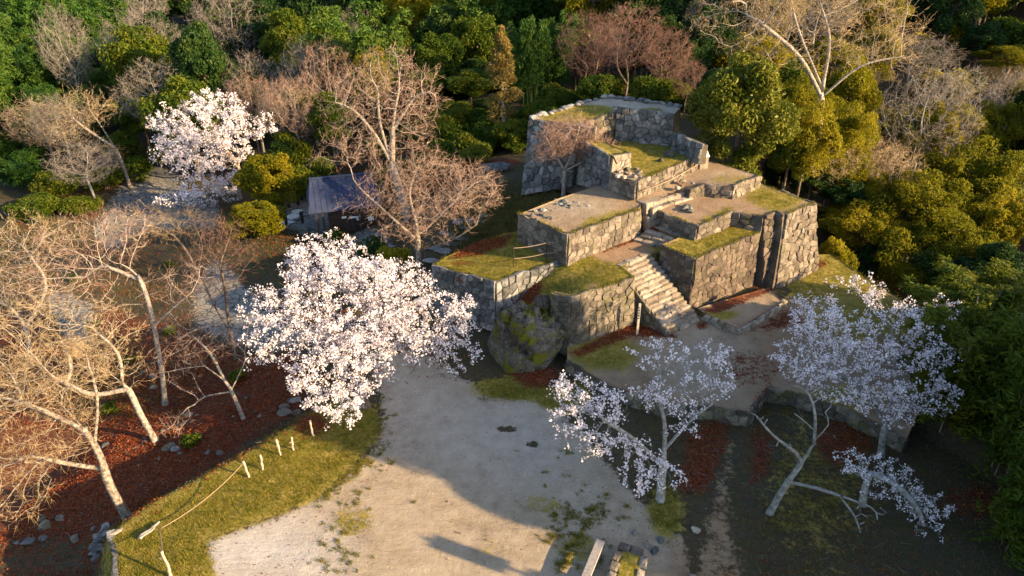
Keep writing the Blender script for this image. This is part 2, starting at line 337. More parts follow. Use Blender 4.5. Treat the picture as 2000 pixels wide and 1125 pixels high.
Zt['sand'] *= 1 - np.clip(ell(pp, 990, 838, 20, 7) + ell(pp, 1040, 868, 16, 7, .8) + ell(pp, 1005, 880, 22, 5, .5), 0, .8)
Zt['grass'] = np.maximum.reduce([soft(pp, [(190, 1200), (205, 1040), (300, 975), (480, 885), (600, 805), (690, 775), (735, 800), (745, 850), (715, 885), (640, 965), (560, 1000), (400, 1055), (415, 1090), (440, 1200)], 14),
    ell(pp, 1020, 758, 95, 24), ell(pp, 1100, 775, 60, 30), 0.62 * ell(pp, 1010, 440, 90, 60), 0.45 * ell(pp, 1600, 950, 150, 200), 0.75 * ell(pp, 1300, 1000, 40, 60), 0.7 * ell(pp, 960, 1075, 40, 30, .6), 0.55 * ell(pp, 1130, 1070, 60, 40), 0.55 * ell(pp, 690, 1020, 50, 40), 0.5 * ell(pp, 1060, 985, 60, 25)])
left = (soft(pp, [(-900, 1300), (210, 1300), (212, 1040), (480, 880), (600, 800), (640, 740), (560, 660), (470, 680), (380, 640), (200, 600), (-900, 600)], 15))
Zt['leaf'] = np.maximum.reduce([left * np.clip(0.78 + .22 * fbm(tv, .5, 31) - .35 * ell(pp, 60, 1090, 160, 70), 0, 1), soft(pp, [(1340, 850), (1425, 790), (1415, 880), (1380, 960), (1330, 960)], 12) * 0.85, soft(pp, [(1470, 850), (1510, 840), (1500, 930), (1460, 960)], 10) * 0.75, ell(pp, 1050, 735, 45, 22), 0.75 * ell(pp, 1650, 860, 60, 60), 0.6 * ell(pp, 1900, 980, 60, 40), 0.7 * ell(pp, 610, 830, 40, 25), ell(pp, 980, 318, 40, 8, .9), ell(pp, 255, 92, 60, 12), ell(pp, 200, 172, 30, 8)])
cob = np.maximum(soft(pp, [(380, 640), (380, 560), (420, 500), (480, 560), (560, 640), (640, 660), (520, 690)], 14), soft(pp, [(180, 460), (230, 370), (300, 325), (345, 318), (345, 360), (430, 400), (420, 445), (280, 450), (220, 490)], 12))
cob = np.maximum.reduce([cob, soft(pp, [(545, 440), (560, 395), (640, 370), (700, 420), (760, 470), (800, 520), (740, 540), (640, 470)], 10), soft(pp, [(80, 560), (180, 590), (190, 680), (120, 660)], 12) * 0.9])
Zt['cobble'] = cob; Zt['leaf'] = Zt['leaf'] * (1 - cob); Zt['sand'] = Zt['sand'] * (1 - Zt['grass'] * 0.2)
zone_attr(gm, Zt)
ground = tag(link('ground', gm), kind='structure')

# ------------------------------------------------------------------ patches of terrace ground
def patch(name, pts, zones, skirt=1.2, step=0.28, rough=0.03, inner=(), shrink=0.0):
    P3 = np.array(pts, float); ctr = P3[:, :2].mean(0)
    if shrink: P3[:, :2] += (ctr - P3[:, :2]) / np.linalg.norm(ctr - P3[:, :2], axis=1, keepdims=True) * shrink
    bd = []
    n = len(P3)
    for i in range(n):
        a, b = P3[i], P3[(i + 1) % n]; k = max(1, int(np.linalg.norm(b - a) / step))
        for j in range(k): bd.append(a + (b - a) * j / k)
    bd = np.array(bd); nb = len(bd)
    lo, hi = bd[:, :2].min(0), bd[:, :2].max(0)
    g = np.array([(x, y) for x in np.arange(lo[0], hi[0], step) for y in np.arange(lo[1], hi[1], step)])
    g += rng.uniform(-.25, .25, g.shape) * step
    g = g[poly_sd(g, P3[:, :2]) > step * 0.45]
    src = np.vstack([bd] + ([np.array(inner)] if len(inner) else []))
    d2 = ((g[:, None, :] - src[None, :, :2]) ** 2).sum(2) + 0.02; w = 1 / d2 ** 1.5
    gz = (w * src[None, :, 2]).sum(1) / w.sum(1) + rough * fbm(g, 1.6, 21)
    allp = np.vstack([bd, np.column_stack([g, gz])])
    res = delaunay_2d_cdt([Vector(p[:2]) for p in allp], [(i, (i + 1) % nb) for i in range(nb)], [], 1, 1e-6)
    idx = [o[0] if o else 0 for o in res[3]]
    V = [(v[0], v[1], allp[idx[i]][2]) for i, v in enumerate(res[0])]
    faces = [tuple(f) for f in res[2]]
    inv = {}
    for i, o in enumerate(res[3]):
        for k in o: inv[k] = i
    top = len(V)
    for i in range(nb): V.append((bd[i][0], bd[i][1], bd[i][2] - skirt))
    for i in range(nb):
        j = (i + 1) % nb; faces.append((inv[i], inv[j], top + j, top + i))
    m = mesh(name, V, faces, M['ground'])
    va = np.array(V); q = pixv(va); q[top:] = q[[inv[i] for i in range(nb)]]
    zone_attr(m, zones(q))
    m.shade_smooth(); 
    return tag(link(name, m), kind='structure'), va[:top]

# ------------------------------------------------------------------ dry stone walls, every stone its own piece
def clip_half(poly, mid, nrm):
    out = []
    for i in range(len(poly)):
        a, b = poly[i], poly[(i + 1) % len(poly)]
        da = (a[0] - mid[0]) * nrm[0] + (a[1] - mid[1]) * nrm[1]; db = (b[0] - mid[0]) * nrm[0] + (b[1] - mid[1]) * nrm[1]
        if da <= 0: out.append(a)
        if (da < 0) != (db < 0):
            t = da / (da - db); out.append((a[0] + (b[0] - a[0]) * t, a[1] + (b[1] - a[1]) * t))
    return out
def cells(L, Hh, sw, sh, jit):
    seeds = []; rows = max(1, round(Hh / sh))
    for r in range(rows):
        k = max(1, round(L / (sw * rnd.uniform(.85, 1.15)))); off = rnd.uniform(0, 1)
        for c in range(k + 1):
            u = (c + off - 0.5) * L / k + rnd.uniform(-1, 1) * jit * sw; v = (r + .5) * Hh / rows + rnd.uniform(-1, 1) * jit * sh * .8
            if 0.02 < u < L - .02: seeds.append((u, min(max(v, .02), Hh - .02)))
    asp = (sw / sh) ** 0.6
    res = []
    for i, s in enumerate(seeds):
        poly = [(0, 0), (L, 0), (L, Hh), (0, Hh)]
        for j, t in enumerate(seeds):
            if i == j: continue
            du, dv = t[0] - s[0], t[1] - s[1]
            if abs(du) > 3.5 * sw or abs(dv) > 3.5 * sh: continue
            # anisotropic metric keeps stones wider than tall
            nrm = (du / asp ** 2, dv); mid = (s[0] + du / 2, s[1] + dv / 2)
            poly = clip_half(poly, mid, nrm)
            if len(poly) < 3: break
        if len(poly) >= 3:
            q = [poly[0]]
            for p in poly[1:]:
                if (p[0] - q[-1][0]) ** 2 + (p[1] - q[-1][1]) ** 2 > (0.04) ** 2: q.append(p)
            if len(q) >= 3: res.append(q)
    return res
def stones_on(root, quad, sw, sh, jit, mat, depth=0.12, gap=0.006, name='stone'):
    """quad = bottom-left, bottom-right, top-right, top-left as seen from outside (world); stones become children of root"""
    bl, br, tr, tl = [np.array(q, float) for q in quad]
    L = (np.linalg.norm(br - bl) + np.linalg.norm(tr - tl)) / 2; Hh = (np.linalg.norm(tl - bl) + np.linalg.norm(tr - br)) / 2
    nrm = np.cross(br - bl, tl - bl) + np.cross(tr - tl, tr - br); nrm /= np.linalg.norm(nrm)
    org = np.array(root.location)
    ph = [rnd.uniform(0, 6.28) for _ in range(5)]
    def S(u, v, d):
        a, b = min(max(u / L, 0), 1), v / Hh
        d = d + .035 * math.sin(u * 1.9 + ph[0]) * math.sin(v * 2.3 + ph[1]) + .02 * math.sin(u * 4.7 + ph[2] + v)
        b = b + (.035 * math.sin(u * 2.7 + ph[3]) + .03 * math.sin(u * 6.1 + ph[4])) * max(0, b - .5) * 2 / max(1.0, Hh)
        return (bl * (1 - a) + br * a) * (1 - b) + (tl * (1 - a) + tr * a) * b + nrm * d
    cnt = 0
    for poly in cells(L, Hh, sw, sh, jit):
        cx = sum(p[0] for p in poly) / len(poly); cy = sum(p[1] for p in poly) / len(poly)
        c0 = S(cx, cy, 0); hloc = np.linalg.norm(S(cx, Hh, 0) - S(cx, 0, 0))
        if hloc < 0.10: continue
        d = depth * rnd.uniform(.4, 1.35); n = len(poly)
        rad = max(0.05, min(max(abs(p[0] - cx) for p in poly), max(abs(p[1] - cy) for p in poly)))
        k1 = max(0.4, 1 - gap / rad); k2 = k1 * rnd.uniform(.86, .95)
        tu, tv_ = rnd.uniform(-.25, .25), rnd.uniform(-.25, .25)
        V = []
        for k, dd, j in ((k1, -0.06, 0), (k1, d * .55, 0), (k2, d, 1)):
            for p in poly:
                du, dv = (p[0] - cx) * k, (p[1] - cy) * k
                if j: du += rnd.uniform(-.05, .05) * rad * 2; dv += rnd.uniform(-.05, .05) * rad * 2; ddd = dd + (tu * du + tv_ * dv) * .5
                else: ddd = dd
                V.append(S(cx + du, cy + dv, ddd) - c0)
        V.append(S(cx, cy, d * rnd.uniform(1.0, 1.25)) - c0)
        Fc = []
        for i in range(n):
            j = (i + 1) % n
            Fc += [(i, j, n + j, n + i), (n + i, n + j, 2 * n + j, 2 * n + i), (2 * n + i, 2 * n + j, 3 * n)]
        link(name, mesh('stone', V, Fc, mat), root, c0 - org); cnt += 1
    return cnt
def wall(name, label, top, zbot, batter, sw, sh, mat, jit=0.28, depth=0.10, faces=None, closed_dirs=None, group=None, crest=0.0, mats=None):
    """top: crest points (x,y,z) in order so that the visible outside is on the right-hand side when walking along"""
    top = [np.array(t, float) for t in top]; n = len(top)
    nr = []
    for i in range(n - 1):
        d = top[i + 1][:2] - top[i][:2]; d /= np.linalg.norm(d); nr.append(np.array((d[1], -d[0])))
    off = []
    for i in range(n):
        if i == 0: o = nr[0]
        elif i == n - 1: o = nr[-1]
        else:
            s = nr[i - 1] + nr[i]; o = s / max(0.35, (s @ nr[i]))
        off.append(o)
    bot = []
    for i in range(n):
        h = top[i][2] - zbot[i]; o = off[i] * batter * h
        bot.append(np.array((top[i][0] + o[0], top[i][1] + o[1], zbot[i])))
    base = bot[n // 2]
    root = empty(name, base); tag(root, label, 'wall', group)
    V = []; Fc = []
    back = 0.30
    for i in range(n):
        inw = np.append(-off[i], 0) * back
        tl_ = top[i] - np.array((0, 0, .07))
        V += [bot[i] - base, tl_ - base, tl_ + inw - base, np.array((top[i][0] + inw[0], top[i][1] + inw[1], zbot[i])) - base]
    for i in range(n - 1):
        a, b = 4 * i, 4 * i + 4
        Fc += [(a, b, b + 1, a + 1), (a + 1, b + 1, b + 2, a + 2), (a + 2, b + 2, b + 3, a + 3)]
    Fc += [(0, 1, 2, 3), (4 * n - 1, 4 * n - 2, 4 * n - 3, 4 * n - 4)]
    link('core', mesh('wall_core', V, Fc, M['core']), root)
    c = 0
    for i in range(n - 1):
        if faces is not None and i not in faces: continue
        mm = mats[i] if mats else mat
        c += stones_on(root, (bot[i], bot[i + 1], top[i + 1], top[i]), sw, sh, jit, mm, depth)
    return root, top, bot, c
def rock_mesh(r, seed, flat=0.7, sub=0):
    """angular stone: jittered icosahedron (20 triangles) or its subdivision"""
    import bmesh
    bm = bmesh.new(); bmesh.ops.create_icosphere(bm, subdivisions=sub + 1, radius=1.0)
    g = random.Random(seed); k = [Vector((g.gauss(0, 1), g.gauss(0, 1), g.gauss(0, 1))).normalized() for _ in range(7)]
    cut = [g.uniform(.42, .8) for _ in k]
    for v in bm.verts:
        p = v.co.copy()
        for d, c in zip(k, cut):
            e = p.dot(d) - c
            if e > 0: p -= d * e
        p *= 1 + g.uniform(-.12, .12); v.co = Vector((p.x * r, p.y * r, p.z * r * flat))
    m = bpy.data.meshes.new('rock'); bm.to_mesh(m); bm.free(); return m
ROCKS = []
for s in range(6):
    for mk in ('stone_grey', 'stone_pale', 'stone_warm', 'stone_dark'):
        rm = rock_mesh(1.0, 100 + s, 0.65, 1); rm.materials.append(M[mk]); ROCKS.append((mk, rm))
def rock(name, p, r, mk, parent=None, sx=1.0, sy=1.0, szz=1.0, rz=None):
    ms = [x for k, x in ROCKS if k == mk]
    o = link(name, rnd.choice(ms), parent, None)
    o.location = p; o.scale = (r * sx, r * sy, r * szz); o.rotation_euler = (rnd.uniform(-.2, .2), rnd.uniform(-.2, .2), rnd.uniform(0, 6.28) if rz is None else rz)
    return o
def block(c, ax, L, W, T, mat, jit=0.03, bev=0.03):
    """roughly squared stone: box with chamfered, uneven edges. c centre of the top, ax unit direction of its length"""
    ay = np.array((-ax[1], ax[0])); V = []
    for z, k in ((-T, 0.0), (-bev, 0.0), (0.0, bev)):
        for sx, sy in ((-1, -1), (1, -1), (1, 1), (-1, 1)):
            u = sx * (L / 2 - k); w = sy * (W / 2 - k)
            q = ax * (u + rnd.uniform(-jit, jit)) + ay * (w + rnd.uniform(-jit, jit))
            V.append((q[0], q[1], z + (rnd.uniform(-jit, jit) * .6 if z > -T else 0)))
    V.append((0, 0, rnd.uniform(0, .02)))
    Fc = [(3, 2, 1, 0)]
    for r in (0, 4):
        for i in range(4): Fc.append((r + i, r + (i + 1) % 4, r + 4 + (i + 1) % 4, r + 4 + i))
    Fc += [(8 + i, 8 + (i + 1) % 4, 12) for i in range(4)]
    return mesh('block', V, Fc, mat)

# ------------------------------------------------------------------ the castle ruin: terraces and walls
def PT(*ps): return [at(*p) for p in ps]
A_TOP = PT((845, 517, 2.4), (968, 548, 2.6), (1108, 503, 2.9))
B_TOP = PT((1078, 571, 3.0), (1115, 580, 3.0), (1240, 541, 3.0))
C_TOP = PT((1013, 416, 4.3), (1110, 457, 4.38), (1250, 409, 4.48))
a_dir = (C_TOP[2] - C_TOP[1])[:2]; a_dir = a_dir / np.linalg.norm(a_dir); b_dir = np.array((-a_dir[1], a_dir[0]))
C_TOP.append(np.append(C_TOP[2][:2] + b_dir * 1.2, 4.5))
D_TOP = PT((1292, 478, 3.5), (1358, 504, 3.4), (1486, 452, 3.5))
dE = D_TOP[2][:2] - D_TOP[1][:2]; dE = dE / np.linalg.norm(dE); nE = np.array((dE[1], -dE[0]))
e1 = np.append(D_TOP[2][:2] + dE * 0.05, 4.3); e2 = np.append(D_TOP[2][:2] + dE * 1.05, 4.34)
e3 = np.append(e2[:2] + nE * 0.48, 4.32); e4 = np.append(e3[:2] + dE * 2.55, 4.3); e5 = np.append(e4[:2] - nE * 2.2 + dE * .3, 4.3)
print('E pts', [np.round(pixv(np.array([q]))[0]) for q in (e1, e2, e3, e4, e5)])
E_LOW = PT((1283, 410, 4.2), (1363, 441, 4.2), (1430, 413, 4.28)) + [e1]
F_TOP = PT((1346, 369, 4.85), (1377, 359, 4.97), (1431, 363, 5.0), (1486, 342, 5.0))
G_TOP = PT((1196, 338, 5.55), (1244, 354, 5.6), (1363, 304, 5.68))
H0 = at(1035, 231, 7.0); H1 = at(1133, 246, 7.0); H2 = at(1166, 249, 7.05)
K1 = np.append(H1[:2], 6.35); K2 = at(1194, 304, 6.4); K3 = at(1231, 297, 6.4)
HI = PT((1142, 237, 7.05), (1206, 217, 7.3)); HB = PT((1206, 208, 7.6), (1318, 222, 7.5)); HL = PT((1319, 258, 6.6), (1374, 282, 6.6))

counts = {}
def W(name, label, top, zb, bat, sw, sh, mat, **k):
    r = wall(name, label, top, zb, bat, sw, sh, M[mat], **k); counts[label[:40]] = r[3]; return r
W('rubble_retaining_wall', 'grey rubble stone wall with rusty fern around the left grass terrace', A_TOP, [-0.15, 0.2, 2.6], 0.14, 0.40, 0.30, 'stone_grey', jit=0.34, depth=0.13)
W('mossy_retaining_wall', 'brown moss-stained wall between the mossy boulder and the long stairs', B_TOP, [0.3, 0.1, 0.5], 0.05, 0.36, 0.27, 'stone_dark', jit=0.36, depth=0.06)
W('coursed_stone_wall', 'sunlit squared stone wall below the earth terrace with the rubble heap', C_TOP, [2.75, 2.8, 3.0, 3.2], 0.06, 0.42, 0.29, 'stone_warm', jit=0.16, depth=0.055)
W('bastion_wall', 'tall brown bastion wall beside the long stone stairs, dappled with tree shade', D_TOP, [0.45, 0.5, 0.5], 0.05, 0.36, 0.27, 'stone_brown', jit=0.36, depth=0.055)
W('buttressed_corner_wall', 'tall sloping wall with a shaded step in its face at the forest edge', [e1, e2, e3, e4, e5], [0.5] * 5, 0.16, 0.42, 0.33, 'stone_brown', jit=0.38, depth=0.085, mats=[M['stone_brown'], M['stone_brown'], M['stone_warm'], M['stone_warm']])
W('low_stone_wall', 'knee-high stone edging around the bare earth above the bastion grass', E_LOW, [3.4, 3.4, 3.4, 3.4], 0.03, 0.48, 0.30, 'stone_warm', jit=0.15, depth=0.06)
W('low_stone_wall', 'low L-shaped stone wall under the upper earth court near the forest', F_TOP, [4.25] * 4, 0.03, 0.40, 0.26, 'stone_warm', jit=0.28, depth=0.06)
W('low_stone_wall', 'low sunlit wall with a rope in front of the keep grass', G_TOP, [4.65] * 3, 0.04, 0.38, 0.27, 'stone_warm', jit=0.24, depth=0.07)
W('tower_base_wall', 'high battered blue-grey stone face of the ruined keep tower', [H0, H1], [2.6, 3.7], 0.20, 0.48, 0.36, 'stone_grey', jit=0.33, depth=0.13)
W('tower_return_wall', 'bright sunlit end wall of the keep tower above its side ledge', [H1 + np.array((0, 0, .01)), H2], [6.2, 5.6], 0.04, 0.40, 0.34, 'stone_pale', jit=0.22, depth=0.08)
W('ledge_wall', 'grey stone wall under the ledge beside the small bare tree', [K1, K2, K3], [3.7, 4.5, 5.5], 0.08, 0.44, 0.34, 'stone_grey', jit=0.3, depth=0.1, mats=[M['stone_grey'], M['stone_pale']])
W('inner_keep_wall', 'brownish inner wall below the grass strip on the keep', HI, [5.6, 5.6], 0.05, 0.42, 0.34, 'stone_dark', jit=0.3, depth=0.1)
W('keep_back_wall', 'blue-shaded rubble wall closing the back of the keep grass', HB, [5.6, 5.6], 0.06, 0.44, 0.34, 'stone_grey', jit=0.36, depth=0.13)
W('keep_back_wall', 'lower broken end of the shaded keep wall under the glossy evergreen', HL, [5.5, 5.5], 0.06, 0.42, 0.32, 'stone_grey', jit=0.36, depth=0.13)
G1F = PT((1108, 702, 0.58), (1190, 752, 0.6), (1300, 788, 0.6), (1395, 793, 0.6), (1462, 806, 0.6), (1497, 757, 0.6), (1560, 768, 0.6), (1660, 800, 0.6), (1770, 860, 0.55))
W('low_edging_wall', 'ankle-high dark stone edging of the front court behind the cherry trees', G1F, [-0.15] * 9, 0.05, 0.42, 0.28, 'stone_dark', jit=0.28, depth=0.07)

grassy = lambda q: {'grass': np.ones(len(q)) * .85, 'sand': np.ones(len(q)) * .6, 'earth': np.ones(len(q))}
def zg1(q):
    z = {'sand': np.ones(len(q)) * .75, 'earth': 0.75 + 0.25 * fbm(q / 60, 1, 4) - ell(q, 1380, 700, 90, 60, .7)}
    z['grass'] = np.maximum.reduce([ell(q, 1620, 540, 160, 50), ell(q, 1180, 690, 80, 40, .8), ell(q, 1420, 600, 60, 14, .7), ell(q, 1700, 620, 150, 60, .7), ell(q, 1650, 780, 120, 40, .6)])
    z['leaf'] = np.maximum.reduce([soft(q, [(1120, 690), (1240, 625), (1270, 625), (1320, 660), (1230, 655), (1130, 695)], 8), soft(q, [(1362, 604), (1520, 545), (1530, 552), (1380, 612)], 7), soft(q, [(1455, 650), (1530, 600), (1560, 600), (1580, 640), (1500, 650)], 8) * .62, ell(q, 1590, 515, 30, 10, .6), ell(q, 1372, 636, 16, 10, .6), soft(q, [(1470, 800), (1500, 745), (1515, 760), (1490, 805)], 5) * .8, 0.42 * ell(q, 1460, 720, 90, 50)])
    return z
PA = {}
PA['court'] = patch('front_court_ground', G1F + PT((1830, 720, 0.6), (1850, 640, 0.6), (1700, 548, 0.6), (1622, 496, 0.6), (1560, 500, 0.6), (1480, 520, .6), (1320, 560, .6), (1230, 600, .6), (1108, 672, .6)), zg1, 0.8, 0.25)
def za(q): return {'grass': np.ones(len(q)) * .9, 'leaf': np.maximum(soft(q, [(880, 502), (930, 470), (1000, 458), (990, 478), (940, 497)], 6), ell(q, 905, 515, 30, 6, .5)), 'sand': np.ones(len(q)) * .6, 'earth': np.ones(len(q))}
PA['a'] = patch('grass_terrace_ground', [A_TOP[0] + (.1, .1, -.04), A_TOP[1] + (0, .12, -.04), A_TOP[2] + (0, .1, -.04)] + PT((1112, 500, 2.9), (1012, 452, 2.85), (985, 456, 2.8), (925, 478, 2.55), (868, 503, 2.4)), za, 1.5, 0.22)
def zb(q): return {'grass': np.clip(1.0 - ell(q, 1215, 490, 55, 22, 1.2) - ell(q, 1160, 560, 20, 10, .5), 0, 1) * .88, 'sand': np.ones(len(q)) * .9, 'earth': np.ones(len(q)), 'leaf': np.maximum(soft(q, [(972, 605), (1045, 540), (1062, 560), (1040, 590), (1000, 612)], 8), soft(q, [(1160, 485), (1240, 455), (1246, 468), (1175, 492)], 5))}
B_IN = [B_TOP[0] + (0, .1, -.03), B_TOP[1] + (0, .1, -.03), B_TOP[2] + (0, .08, -.03)]
PA['b'] = patch('grass_slope_ground', B_IN + PT((1214, 521, 3.0), (1262, 497, 3.0), (1300, 492, 3.0), (1318, 466, 3.0), (1262, 446, 3.05), (1253, 456, 3.06), (1112, 506, 2.95), (962, 606, 0.9), (1000, 630, 0.9), (1078, 610, 1.9)), zb, 1.0, 0.22)
def zc(q): return {'grass': np.maximum.reduce([soft(q, [(1110, 462), (1250, 412), (1240, 404), (1150, 425)], 8) * .95, ell(q, 1430, 350, 60, 14, .5), soft(q, [(1015, 418), (1090, 388), (1165, 362), (1160, 372), (1060, 405)], 5) * .7]), 'sand': np.ones(len(q)), 'earth': 0.75 - ell(q, 1120, 400, 70, 25, .6) - ell(q, 1400, 345, 50, 15, .5)}
PA['c'] = patch('upper_earth_terrace_ground', [C_TOP[0] + (.12, .02, -.02), C_TOP[1] + (0, .1, -.02), C_TOP[2] + (-.08, .1, -.02)] + PT((1252, 399, 4.52), (1345, 370, 4.62)) + [F_TOP[1] + (0, .08, -.03), F_TOP[2] + (0, .1, -.03), F_TOP[3] + (-.05, .05, -.03)] + PT((1400, 318, 5.0), (1372, 308, 5.0), (1300, 335, 4.9), (1244, 362, 4.78), (1195, 345, 4.75), (1165, 363, 4.6), (1090, 388, 4.4)), zc, 1.5, 0.25)
def ze(q): return {'grass': np.maximum.reduce([soft(q, [(1450, 385), (1480, 360), (1580, 388), (1525, 418), (1500, 412)], 12), soft(q, [(1370, 440), (1430, 412), (1425, 402), (1370, 428)], 6) * .9]), 'sand': np.ones(len(q)), 'earth': np.ones(len(q)) * .8}
PA['e'] = patch('earth_terrace_ground', [E_LOW[0] + (.05, .08, -.03), E_LOW[1] + (0, .1, -.03), E_LOW[2] + (0, .1, -.03), e1 + (0, .1, -.03), e2 + (0, .1, -.03), e3 + (.02, .1, -.03), e4 + (-.05, .1, -.03)] + PT((1486, 358, 4.3), (1436, 378, 4.28), (1375, 366, 4.3), (1348, 374, 4.3), (1270, 408, 4.2), (1284, 412, 4.2)), ze, 2.0, 0.25)
def zd(q): return {'grass': np.clip(soft(q, [(1296, 482), (1358, 508), (1490, 452), (1430, 425), (1350, 452), (1320, 470)], 10), 0, .95), 'sand': np.ones(len(q)), 'earth': np.ones(len(q)), 'leaf': np.maximum(ell(q, 1420, 437, 30, 7, .8), ell(q, 1285, 442, 30, 8, .8))}
PA['d'] = patch('bastion_grass_ground', [D_TOP[0] + (.04, .05, -.02), D_TOP[1] + (0, .1, -.02), D_TOP[2] + (-.02, .1, -.02)] + PT((1430, 424, 3.55), (1363, 443, 3.5), (1312, 422, 3.5), (1258, 436, 3.48), (1274, 445, 3.47), (1326, 464, 3.47), (1302, 474, 3.48)), zd, 1.0, 0.22)
PA['g'] = patch('keep_grass_ground', [G_TOP[0] + (.1, .02, -.03), G_TOP[1] + (0, .12, -.03), G_TOP[2] + (0, .1, -.03)] + PT((1380, 296, 5.7), (1318, 268, 5.7), (1205, 254, 5.72), (1165, 275, 5.72), (1170, 300, 5.7), (1192, 315, 5.65)), lambda q: {'grass': .9 - ell(q, 1225, 345, 30, 10, 1), 'sand': np.ones(len(q)) * .8, 'earth': np.ones(len(q)) * .5}, 1.5, 0.25)
PA['k'] = patch('ledge_ground', [K1 + (.15, .05, -.02), K2 + (0, .1, -.02), K3 + (-.05, .05, -.02)] + PT((1200, 286, 6.4), (1155, 262, 6.4)), lambda q: {'grass': np.ones(len(q)) * .7, 'sand': np.ones(len(q)), 'earth': np.ones(len(q)) * .4}, 1.0, 0.25)
HBK = PT((1330, 209, 7.5), (1188, 189, 7.55), (1140, 201, 7.2), (1080, 221, 7.0))
PA['h'] = patch('keep_crest_ground', [H0 + (.12, .1, -.03), H1 + (0, .15, -.03), H2 + (-.1, .1, -.03)] + [HI[0] + (0, .1, -.03), HI[1] + (-.05, .1, -.03), HB[0] + (0, .1, -.04), HB[1] + (0, .1, -.03)] + HBK, lambda q: {'grass': np.clip(ell(q, 1110, 226, 60, 16) + ell(q, 1160, 215, 40, 10) + ell(q, 1270, 218, 30, 8, .8), 0, .95), 'sand': np.ones(len(q)) * .8, 'earth': np.ones(len(q)) * .3, 'gravel': np.ones(len(q)) * .5}, 4.0, 0.3)

# capping stones along the far crest of the keep
crest = empty('keep_crest_stones', HBK[1]); tag(crest, 'ragged line of capping stones along the crest of the keep', 'stone row')
path_pts = [H0] + [HBK[3], HBK[2], HBK[1], HBK[0]]
for a, b in zip(path_pts[:-1], path_pts[1:]):
    k = int(np.linalg.norm(b - a) / 0.42)
    for j in range(k):
        p = a + (b - a) * (j + .5) / k + np.array((rnd.uniform(-.05, .05), rnd.uniform(-.05, .05), .06))
        rock('capping_stone', p - HBK[1], rnd.uniform(.2, .32), 'stone_grey', crest, 1.2, .9, .8)

# ---- stairs
def flight(name, label, A0, A1, B0, B1, n, z0, z1, mat, tread_extra=0.12, pieces=3):
    """step edges run A0-A1 (lowest) to B0-B1 (highest)"""
    root = empty(name, (A0 + A1) / 2); tag(root, label, 'stairs'); org = np.array(root.location)
    for i in range(n):
        t = i / (n - 1) if n > 1 else 0
        p = A0 + (B0 - A0) * t; q = A1 + (B1 - A1) * t; z = z0 + (z1 - z0) * (i + 1) / n
        ax = (q - p)[:2]; Lw = np.linalg.norm(ax); ax /= Lw; ay = np.array((-ax[1], ax[0]))
        run = np.linalg.norm((B0 - A0)[:2]) / max(1, n - 1) + tread_extra
        cuts = [0] + sorted(np.clip([(k + 1) / pieces + rnd.uniform(-.09, .09) for k in range(pieces - 1)], .12, .88)) + [1]
        for a, b in zip(cuts[:-1], cuts[1:]):
            c = p[:2] + ax * Lw * (a + b) / 2 + ay * (run / 2 + rnd.uniform(-.03, .03))
            m = block((0, 0, 0), ax, Lw * (b - a) - .015, run + rnd.uniform(-.02, .03), (z1 - z0) / n + .34, mat, 0.038, 0.035)
            link('step_stone', m, root, np.array((c[0], c[1], z + rnd.uniform(-.015, .015))) - org)
    return root
sA0, sA1 = at(1306, 655, 0.6), at(1368, 628, 0.6); sB0, sB1 = at(1212, 524, 2.95), at(1272, 497, 2.95)
flight('long_stone_staircase', 'long worn stone staircase climbing between the mossy wall and the tall bastion', sA0, sA1, sB0, sB1, 16, 0.6, 3.02, M['stone_pale'])
stair_fill = patch('stair_earth_fill', [sA0 + (.1, .35, -.1), sA1 + (-.05, .3, -.1), sB1 + (0, .2, -.12), sB0 + (.1, .2, -.12)], lambda q: {'leaf': np.ones(len(q)) * .5}, 0.6, 0.3, 0.0)
flank = [sA0 + (0.02, 0.0, 0.02), sB0 + (0.02, 0, 0.0)]
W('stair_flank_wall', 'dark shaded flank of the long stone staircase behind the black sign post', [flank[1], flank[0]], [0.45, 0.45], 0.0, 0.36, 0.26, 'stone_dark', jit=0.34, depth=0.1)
flight('short_side_steps', 'four shaded steps turning up to the bastion grass', at(1236, 470, 3.05), at(1293, 484, 3.05), at(1272, 446, 3.4), at(1325, 464, 3.4), 4, 3.02, 3.5, M['stone_pale'], 0.1)
flight('upper_stone_steps', 'narrow sunlit steps rising to the upper earth terrace', at(1268, 443, 3.5), at(1314, 429, 3.5), at(1256, 416, 4.0), at(1300, 405, 4.0), 4, 3.48, 4.36, M['stone_pale'], 0.2, 2)
flight('broad_edge_steps', 'two broad pale edging steps crossing the upper earth terrace', at(1276, 414, 4.2), at(1364, 384, 4.3), at(1262, 406, 4.4), at(1350, 376, 4.45), 2, 4.18, 4.58, M['stone_pale'], 0.3, 6)
flight('keep_corner_steps', 'shaded stone steps in the corner between the keep walls', at(1196, 262, 5.75), at(1245, 262, 5.75), at(1196, 216, 7.2), at(1236, 216, 7.2), 6, 5.75, 7.4, M['stone_grey'], 0.15, 2)

